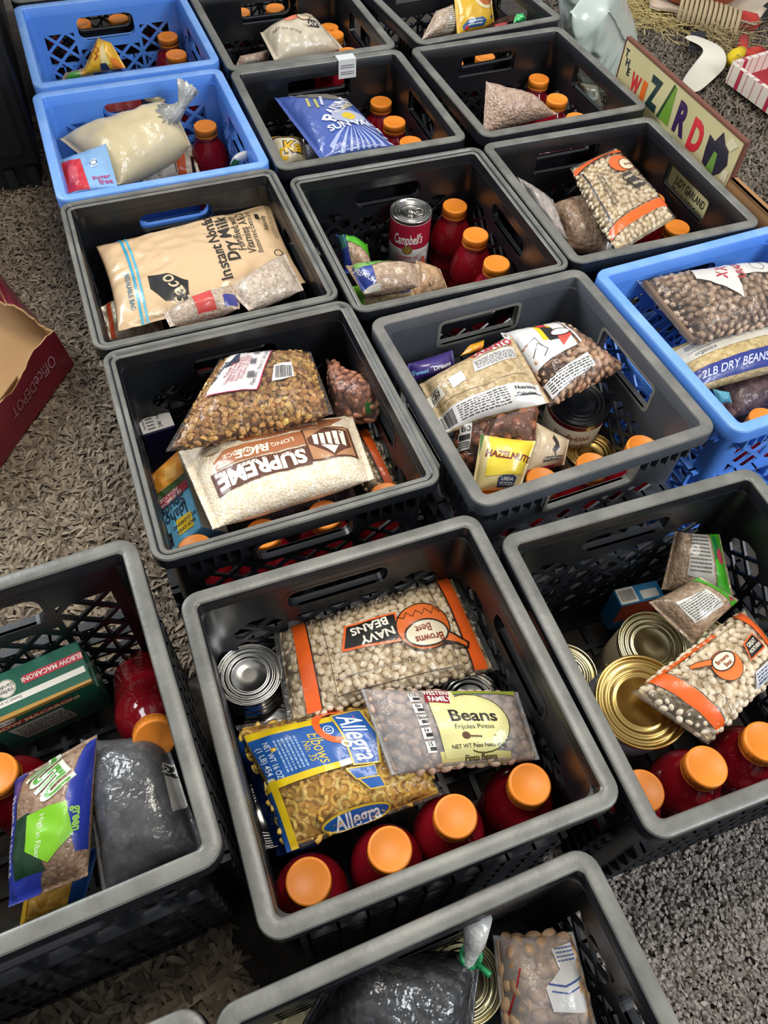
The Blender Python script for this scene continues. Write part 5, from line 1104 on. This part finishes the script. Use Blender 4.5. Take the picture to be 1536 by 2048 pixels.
# ================================================================ BESIDE THE CRATES
# red carton lid at the left
def card_tray():
    c = [Vector(p) for p in ((-0.5548, 0.9457, 0.0160), (-0.6152, 0.6585, 0.0160), (-1.0087, 1.0331, 0.0160), (-0.9493, 1.3684, 0.0160))]
    top = [Vector(p) for p in ((-0.5709, 0.9529, 0.0850), (-0.6095, 0.6739, 0.1050), (-0.9821, 1.0198, 0.1000), (-0.7121, 1.0338, 0.0850))]
    org = sum(c, Vector())/4; org.z = 0
    t = thing('carton_tray', 'open dark red cardboard tray with a torn tan inside, on the carpet at the left', 'box', org)
    tan = mat('raw_card', '#b58f62', .85, bump=(30, .2, .003), vary=(6, '#a98355')); red = mat('red_card', '#6e1826', .45, .25, vary=(5, '#7d1c2c'))
    n = 26; rnd = random.Random(4)
    for nm, i, j, outer in (('printed_side', 0, 1, red), ('back_side', 3, 0, red)):
        a0, a1, b0, b1 = c[i], c[j], top[i], top[j]
        V = []; F = []; MI = []
        nr = (a1-a0).cross(b0-a0).normalized()
        if nr.dot((a0+a1)/2-org) < 0: nr = -nr
        for k in range(n+1):
            u = k/n; e = rnd.uniform(-.003, .003) + .007*math.sin(u*9+i)
            p = a0.lerp(a1, u); q = b0.lerp(b1, u) + Vector((0, 0, e))
            V += [p-org+nr*.0025, q-org+nr*.0025, q-org-nr*.0008, p-org-nr*.0008]
        for k in range(n):
            o = 4*k
            F += [(o, o+4, o+5, o+1), (o+1, o+5, o+6, o+2), (o+2, o+6, o+7, o+3), (o+3, o+7, o+4, o)]; MI += [0, 1, 1, 1]
        F += [(0, 1, 2, 3), (4*n+3, 4*n+2, 4*n+1, 4*n)]; MI += [1, 1]
        w = mesh(nm, V, F, [outer, tan], t, False, MI)
        if nm == 'printed_side':
            qd = Quad(a1, a0, b0, b1, .0048); 
            if qd.n.dot(nr) < 0: qd.n = -qd.n
            put_print(qd, [('t', 'Office', .77, .58, .26, '#b98a92', dict(w=.22, bold=.0, rot=180)), ('t', 'DEPOT', .53, .58, .22, '#a0626c', dict(w=.24, bold=.01, rot=180))], t, origin=org)
    V = [p-org+Vector((0, 0, .004)) for p in c]+[p-org for p in c]
    mesh('tray_bottom', V, [(0,1,2,3),(7,6,5,4),(0,4,5,1),(1,5,6,2),(2,6,7,3),(3,7,4,0)], tan, t, False)
    V = []; 
    f0, f1 = top[0].lerp(top[1], .42), top[0].lerp(top[1], .60)
    V = [f0-org, f1-org, f1-org+Vector((-.018,.004,-.03)), f0-org+Vector((-.014,.008,-.03))]
    V += [p+Vector((-.001,0,.001)) for p in V]
    mesh('torn_flap', V, [(0,1,2,3),(7,6,5,4),(0,4,5,1),(1,5,6,2),(2,6,7,3),(3,7,4,0)], tan, t, False)
card_tray()
# dark cabinet at the far left
p0 = Vector((-0.7534, 1.4650, 0.0000))
e1 = Vector((math.cos(.424), math.sin(.424), 0)); e2 = Vector((-math.sin(.424), math.cos(.424), 0))
t = thing('cabinet', 'tall black cabinet with a ribbed base at the far left edge', 'cabinet', p0)
M = Matrix((e1, e2, Vector((0,0,1)))).transposed().to_4x4()
bk = mat('black_lacquer', '#15171a', .5); 
def lbox(nm, lo, hi, m, par, bev=.004):
    bm = bmesh.new(); bmesh.ops.create_cube(bm, size=1)
    for v in bm.verts: v.co = M @ Vector([lo[i]+(v.co[i]+.5)*(hi[i]-lo[i]) for i in range(3)])
    bmesh.ops.bevel(bm, geom=bm.edges[:], offset=bev, segments=2, affect='EDGES')
    me = bpy.data.meshes.new(nm); bm.to_mesh(me); bm.free(); me.materials.append(m); return link(nm, me, par)
lbox('cabinet_body', (-.55, 0, .06), (.0, .9, .75), bk, t, .008); lbox('plinth', (-.54, .015, 0), (-.012, .88, .07), mat('black_plinth', '#1d2024', .6), t)
lbox('top_board', (-.56, -.01, .75), (.008, .91, .775), bk, t)
for i in range(2): lbox('door_panel', (-.53+.26*i, -.008, .09), (-.285+.26*i, .002, .73), bk, t)
for i in range(12): lbox('plinth_rib', (-.53+.045*i, .004, .004), (-.51+.045*i, .017, .058), mat('black_plinth', '#1d2024', .6), t, .002)

# painted board
e1 = Vector((math.cos(.4067), math.sin(.4067), 0)); e2 = Vector((-math.sin(.4067), math.cos(.4067), 0)); M = Matrix((e1, e2, Vector((0,0,1)))).transposed().to_4x4()
c3 = Vector(((0.3405, 1.1773, 0.4067)[0], (0.3405, 1.1773, 0.4067)[1], 0))
t = thing('painted_board', 'cream painted board with colourful letters standing on edge beside the black crates', 'sign', c3 + M @ Vector((.205, .15, 0)))
lbox('board_panel', (-.0045, -.184, .0), (.0045, .187, .331), mat('board_cream', '#cfc493', .5, vary=(8, '#c2b684')), t, .0015)
ed = mat('board_edge', '#6e4434', .7)
lbox('edge_strip', (-.0052, -.187, 0), (.0052, -.183, .332), ed, t, .001); lbox('edge_strip', (-.0052, .186, 0), (.0052, .190, .332), ed, t, .001); lbox('edge_strip', (-.0052, -.187, .330), (.0052, .190, .3345), ed, t, .001)
bq = [c3 + M @ Vector((.205-.0047, y, z)) for y, z in ((.337, 0), (-.034, 0), (-.034, .331), (.337, .331))]
put_print(Quad(*bq), [
  ('t', 'T', .035, .945, .038, '#2a2e34', dict(bold=.04)), ('t', 'H', .06, .905, .038, '#2a2e34', dict(bold=.04)), ('t', 'E', .085, .868, .038, '#2a2e34', dict(bold=.04)),
  ('t', 'W', .165, .84, .095, '#d03038', dict(bold=.05, w=.085)), ('p', [(.222,.79),(.262,.79),(.262,.895),(.222,.895)], '#e06a24'),
  ('t', 'Z', .325, .875, .145, '#22383a', dict(bold=.05, w=.095, shear=-.1)), ('p', [(.395,.79),(.495,.79),(.475,.985),(.455,.985)], '#6f9a34'), ('p', [(.39,.79),(.41,.79),(.462,.985),(.45,.99)], '#2f4a2c'),
  ('t', 'R', .575, .875, .145, '#3c2350', dict(bold=.05, w=.095)), ('t', 'D', .705, .86, .145, '#d8333c', dict(bold=.05, w=.095)),
  ('p', [(.785,.92),(.83,.91),(.86,.975),(.90,.93),(.93,.92),(.955,.86),(.93,.80),(.89,.76),(.80,.78),(.79,.85)], '#2f2c3a'), ('p', [(.835,.77),(.85,.87),(.875,.87),(.89,.77)], '#6f9a44'), ('p', [(.94,.78),(.985,.78),(.98,.84),(.945,.83)], '#ddd3b0'), ('p', [(.90,.94),(.94,.92),(.975,.97),(.92,.985)], '#ddd3b0'),
  ('t', 'JUDY GARLAND', .80, .605, .042, '#2a2620', dict(bold=.012, w=.25)), ('t', 'FRANK MORGAN', .80, .54, .042, '#2a2620', dict(bold=.012, w=.25))], t, origin=t.location)
t = thing('cardboard_panel', 'bare brown cardboard panel on edge in front of the painted board corner', 'cardboard', c3 + M @ Vector((.20, -.10, 0)))
lbox('panel_sheet', (-.004, -.07, 0), (.004, .062, .275), mat('raw_card2', '#a1764c', .85, vary=(10, '#8f6843')), t, .001)
lbox('panel_fold', (-.004, -.07, .270), (.012, .062, .275), mat('raw_card2', '#a1764c', .85), t, .001)
t = thing('shade_block', 'low black block standing in for the shadow behind the cardboard panel', 'shade block', c3 + M @ Vector((.32, -.22, 0)))  # added black block; its dark colour stands in for the board's shadow
lbox('shade_block_body', (-.07, -.16, 0), (.10, .16, .20), mat('shade_black', '#101113', .7), t, .01); lbox('shade_block_lip', (-.076, -.166, .19), (.106, .166, .206), mat('shade_black', '#101113', .7), t, .003)

# crumpled plastic bags beyond the crates
for k, (lab, q, T_) in enumerate((('crumpled translucent white plastic bag behind the far right crates', [(0.4352, 2.1071, 0.0500), (0.5811, 2.0490, 0.0500), (0.4022, 1.8168, 0.2800), (0.3169, 1.8038, 0.2800)], .16), ('pale greenish plastic bag at the top edge behind the far right crate', [(0.3708, 2.1943, 0.0800), (0.4632, 2.2079, 0.0800), (0.3663, 1.9324, 0.3000), (0.2894, 1.9200, 0.3000)], .12))):
    bag('plastic_bag', lab, 'plastic bag', q, T_, mat('plastic_milky%d' % k, ('#cfdcd2', '#dbe2de')[k], .35, .5, trans=.25), wr=.018, wsc=14, seed=121+k, nu=70, nv=70, full=2.6, crimp=False)

# straw, rope, cloth and toys on the rug
def strands(name, label, cat, pts, n, ln, spread, m, seed, rad=.0016, loc=None, down=.6):
    rnd = random.Random(seed); b = MB(); c = Vector(loc)
    for i in range(n):
        p = Vector(rnd.choice(pts)) + Vector((rnd.gauss(0, spread), rnd.gauss(0, spread), rnd.uniform(0, .015)))
        a = rnd.uniform(0, 6.28); d = Vector((math.cos(a), math.sin(a), rnd.uniform(-.1, .25))); l = ln*rnd.uniform(.5, 1.2); s = Vector((rnd.gauss(0, .3), rnd.gauss(0, .3), rnd.uniform(-.2, .25)))
        q = []
        for k in range(4):
            x = p + d*l*k/3 + s*l*(k/3)**2; x.z = max(.012, x.z); q.append(x - c)
        b.tube(q, rad*rnd.uniform(.6, 1.3), 4)
    o = b.build(name, m, None, True); o.location = c
    o['label'] = label; o['category'] = cat; o['kind'] = 'stuff'; return o
straw = pieces_mat('straw', ['#c9b67c', '#b8a468', '#d8c890', '#a8935a'], .7)
strands('straw', 'loose pale straw spread along the pale cloth at the top right', 'straw', [(0.5930, 2.4789, 0.0200), (0.6449, 2.4390, 0.0200), (0.6983, 2.4157, 0.0200), (0.5695, 2.5243, 0.0200), (0.7351, 2.4684, 0.0200), (0.5417, 2.5366, 0.0200)], 700, .075, .032, straw, 3, .0011, loc=(0.6629, 2.5228, 0.0000))
strands('raffia', 'tangle of raffia fibres hanging by the yellow toy', 'raffia', [(0.8731, 2.3568, 0.0300), (0.8396, 2.2929, 0.0300), (0.8366, 2.2576, 0.0200), (0.8435, 2.3826, 0.0300), (0.7889, 2.3898, 0.0300)], 260, .08, .02, pieces_mat('raffia', ['#a8946a', '#94805a', '#bba97c'], .7), 5, .0012, loc=(0.8660, 2.3651, 0.0000))
b = MB(); rc = Vector((0.7792, 2.4091, 0.0200))
pts = []
for i in range(200):
    a = i/200*2*math.pi*13; s = i/199
    pts.append(Vector((.17*(s-.35)+.012*math.cos(a)*.3, -.02*s - .10*s*s*0 + .035*math.cos(a), .045 + .035*math.sin(a) - .02*s)))
b.tube(pts, .0055, 6); o = b.build('rope_coil', mat('rope', '#b39f7c', .85, bump=(300, .6, .002)), None, True); o.location = rc; o.rotation_euler = (0, 0, -.15)
o['label'] = 'coiled light brown rope beneath the pale cloth'; o['category'] = 'rope'
def cloth(name, label, cat, quad, m, h=.012, seed=1, th=.003, ripple=.012):
    a, bq, c, d = map(Vector, quad); org = (a+bq+c+d)/4; org.z = 0; V = []; F = []; n = 26
    for side in (0, 1):
        for i in range(n+1):
            for j in range(n+1):
                u, v = i/n, j/n; p = (a*(1-u)+bq*u)*(1-v)+(d*(1-u)+c*u)*v
                e = ripple*(noise.noise(p*9+Vector((seed, 0, 0)))+.5*noise.noise(p*21)); p = p + Vector((.25*e, .5*e, abs(e)+ (h if side == 0 else h-th)))
                V.append(p-org)
    k = (n+1)**2
    for i in range(n):
        for j in range(n):
            q = (i*(n+1)+j, (i+1)*(n+1)+j, (i+1)*(n+1)+j+1, i*(n+1)+j+1); F += [q, tuple(x+k for x in q[::-1])]
    rim_ = [i*(n+1) for i in range(n+1)]+[n*(n+1)+j for j in range(1, n+1)]+[i*(n+1)+n for i in range(n-1, -1, -1)]+[j for j in range(n-1, 0, -1)]
    for i in range(len(rim_)): x, y = rim_[i-1], rim_[i]; F.append((x, y, y+k, x+k))
    o = mesh(name, V, F, m); o.location = org; o['label'] = label; o['category'] = cat; return o
cloth('cloth', 'pale cream cloth spread under the terracotta dish at the top right', 'cloth', [(0.6470, 2.4412, 0.0500), (0.9345, 2.3789, 0.0500), (1.1436, 2.7810, 0.0500), (0.6931, 2.7438, 0.0500)], mat('cloth_cream', '#d9cab2', .85), .0, 2)
t = thing('terracotta_dish', 'terracotta dish on the pale cloth at the top edge', 'dish', Vector((0.7840, 2.5494, 0.0620)))
b = MB(); b.lathe([(.0001, .012), (.10, .012), (.105, .004), (.115, .0), (.13, .012), (.14, .035), (.146, .05), (.142, .052), (.128, .03), (.10, .018), (.0001, .017)], 48)
b.build('dish_bowl', mat('terracotta', '#bb5f35', .6, vary=(12, '#a8522c')), t, True)
b = MB(); b.tube([(.144*math.cos(a), .144*math.sin(a), .051) for a in np.linspace(0, 6.283, 40, endpoint=False)], .004, 8, closed=True); b.build('dish_rim', mat('terracotta', '#bb5f35', .6), t, True)
# white ribbon
rb = [(0.7137, 2.2575, 0.0600), (0.7512, 2.2172, 0.0650), (0.7832, 2.1886, 0.0600), (0.7730, 2.1521, 0.0450), (0.7536, 2.1244, 0.0380), (0.7130, 2.0621, 0.0340), (0.6886, 2.0124, 0.0320)]
V = []; F = []; org = Vector(rb[3]); org.z = 0
rbv = [Vector(p) for p in rb]
for i, p in enumerate(rbv):
    tdir = (rbv[min(i+1, 6)]-rbv[max(i-1, 0)]).normalized(); s = tdir.cross(Vector((0, 0, 1))).normalized()*(.022, .022, .034, .042, .040, .034, .024)[i]
    for dz in (0, .0025): V += [p+s-org+Vector((0,0,dz)), p-s-org+Vector((0,0,dz))]
for i in range(6):
    o = 4*i; F += [(o+2, o+3, o+7, o+6), (o, o+4, o+5, o+1), (o, o+2, o+6, o+4), (o+1, o+5, o+7, o+3)]
F += [(0,1,3,2), (24,26,27,25)]
o = mesh('ribbon', V, F, mat('ribbon_white', '#e0d9c8', .6)); o.location = org; sb = o.modifiers.new('s', 'SUBSURF'); sb.levels = 2; sb.render_levels = 2
o['label'] = 'wide white ribbon strip curling down to the painted board'; o['category'] = 'ribbon'
# red looped toy with yellow tip
t = thing('toy_bird', 'red and yellow looped felt toy on the rug by the raffia', 'toy', Vector((0.9253, 2.3146, 0.0000)))
b = MB(); og = t.location
b.tube([Vector(p)-og for p in ((0.8819, 2.2879, 0.0500), (0.8626, 2.2225, 0.0500), (0.8681, 2.2010, 0.0450), (0.8936, 2.1991, 0.0400), (0.9189, 2.2193, 0.0350), (0.9324, 2.2435, 0.0350), (0.9128, 2.2353, 0.0450), (0.8820, 2.2141, 0.0500))], [.013, .014, .016, .017, .016, .013, .012, .011], 10)
b.build('toy_loop', mat('felt_red', '#b5382e', .85, bump=(200, .5, .002)), t, True)
b = MB(); b.tube([Vector(p)-og for p in ((0.8568, 2.2077, 0.0500), (0.8391, 2.1859, 0.0500), (0.8287, 2.1790, 0.0400), (0.8258, 2.1840, 0.0300))], [.016, .020, .019, .010], 10); b.build('toy_tip', mat('felt_yellow', '#d8bb1c', .8), t, True)
o = MB(); o.tube([(0,0,.014), (.02,.006,.026), (.045,.0,.024), (.06,-.01,.016)], [.018, .024, .024, .014], 10); oo = o.build('felt_scrap', mat('felt_red', '#b5382e', .85), None, True); oo.location = (0.8874, 2.4067, 0.0200)
oo['label'] = 'small red felt scrap on the raffia under the cloth'; oo['category'] = 'felt'
o = MB(); o.tube([(0,0,.02), (.03,.05,.03), (.06,.10,.03), (.08,.16,.02)], [.014, .018, .016, .01], 10); oo = o.build('black_strap', mat('strap_black', '#141414', .7), None, True); oo.location = (0.9600, 2.4410, 0.0100)
oo['label'] = 'short black strap lying at the edge of the pale cloth'; oo['category'] = 'strap'
cloth('cloth', 'dark grey rag on the rug left of the white ribbon', 'cloth', [(0.7197, 2.2132, 0.0300), (0.7576, 2.2019, 0.0300), (0.7787, 2.2957, 0.0300), (0.7392, 2.2958, 0.0300)], mat('rag_dark', '#26262a', .9), .02, 5)
# candy-striped tray frame
def striped(a, b_, h, w, par, org, first):
    a, b_ = Vector(a), Vector(b_); d = (b_-a); L_ = d.length; d.normalize(); s = d.cross(Vector((0,0,1))).normalized()*w
    if first: pass
    bb = MB(); V = [a, a+d*L_, a+d*L_+s, a+s]; V = V+[p+Vector((0,0,h)) for p in V]
    bb.add(V, [(0,3,2,1),(4,5,6,7),(0,1,5,4),(1,2,6,5),(2,3,7,6),(3,0,4,7)]); bb.build('tray_side', mat('tray_cream', '#e8dccb', .45, .3), par, origin=org)
    n = int(L_/.026)
    for q in (Quad(a+d*L_, a, a+Vector((0,0,h)), a+d*L_+Vector((0,0,h))), Quad(a+s, a+s+d*L_, a+s+d*L_+Vector((0,0,h)), a+s+Vector((0,0,h))), Quad(a+d*L_+Vector((0,0,h)), a+Vector((0,0,h)), a+s+Vector((0,0,h)), a+s+d*L_+Vector((0,0,h)))):
        put_print(q, [('r', (i+.15)/n, 0, (i+(.62 if i % 4 == 1 else .28))/n, 1, '#b82c4c' if i % 4 == 1 else '#c98a9a') for i in range(n)], par, origin=org, name='stripes')
a = (0.8007, 2.0668, 0.0400); bq = (0.9132, 1.8451, 0.0400); c = (1.0185, 2.2113, 0.0400)
org = Vector(a); org.z = 0
t = thing('striped_tray', 'red and white candy-striped tray with a red inside at the right edge', 'tray', org)
striped(a, bq, .045, .012, t, org, 1); striped(c, a, .045, .012, t, org, 0)
A_, B_, C_ = Vector(a), Vector(bq), Vector(c); D_ = B_+C_-A_
V = [p-org+Vector((0,0,.004)) for p in (A_, B_, D_, C_)]; V += [p-Vector((0,0,.004)) for p in V]
mesh('tray_floor', V, [(3,2,1,0),(4,5,6,7),(0,1,5,4),(1,2,6,5),(2,3,7,6),(3,0,4,7)], mat('tray_red', '#a8242e', .6), t, False)
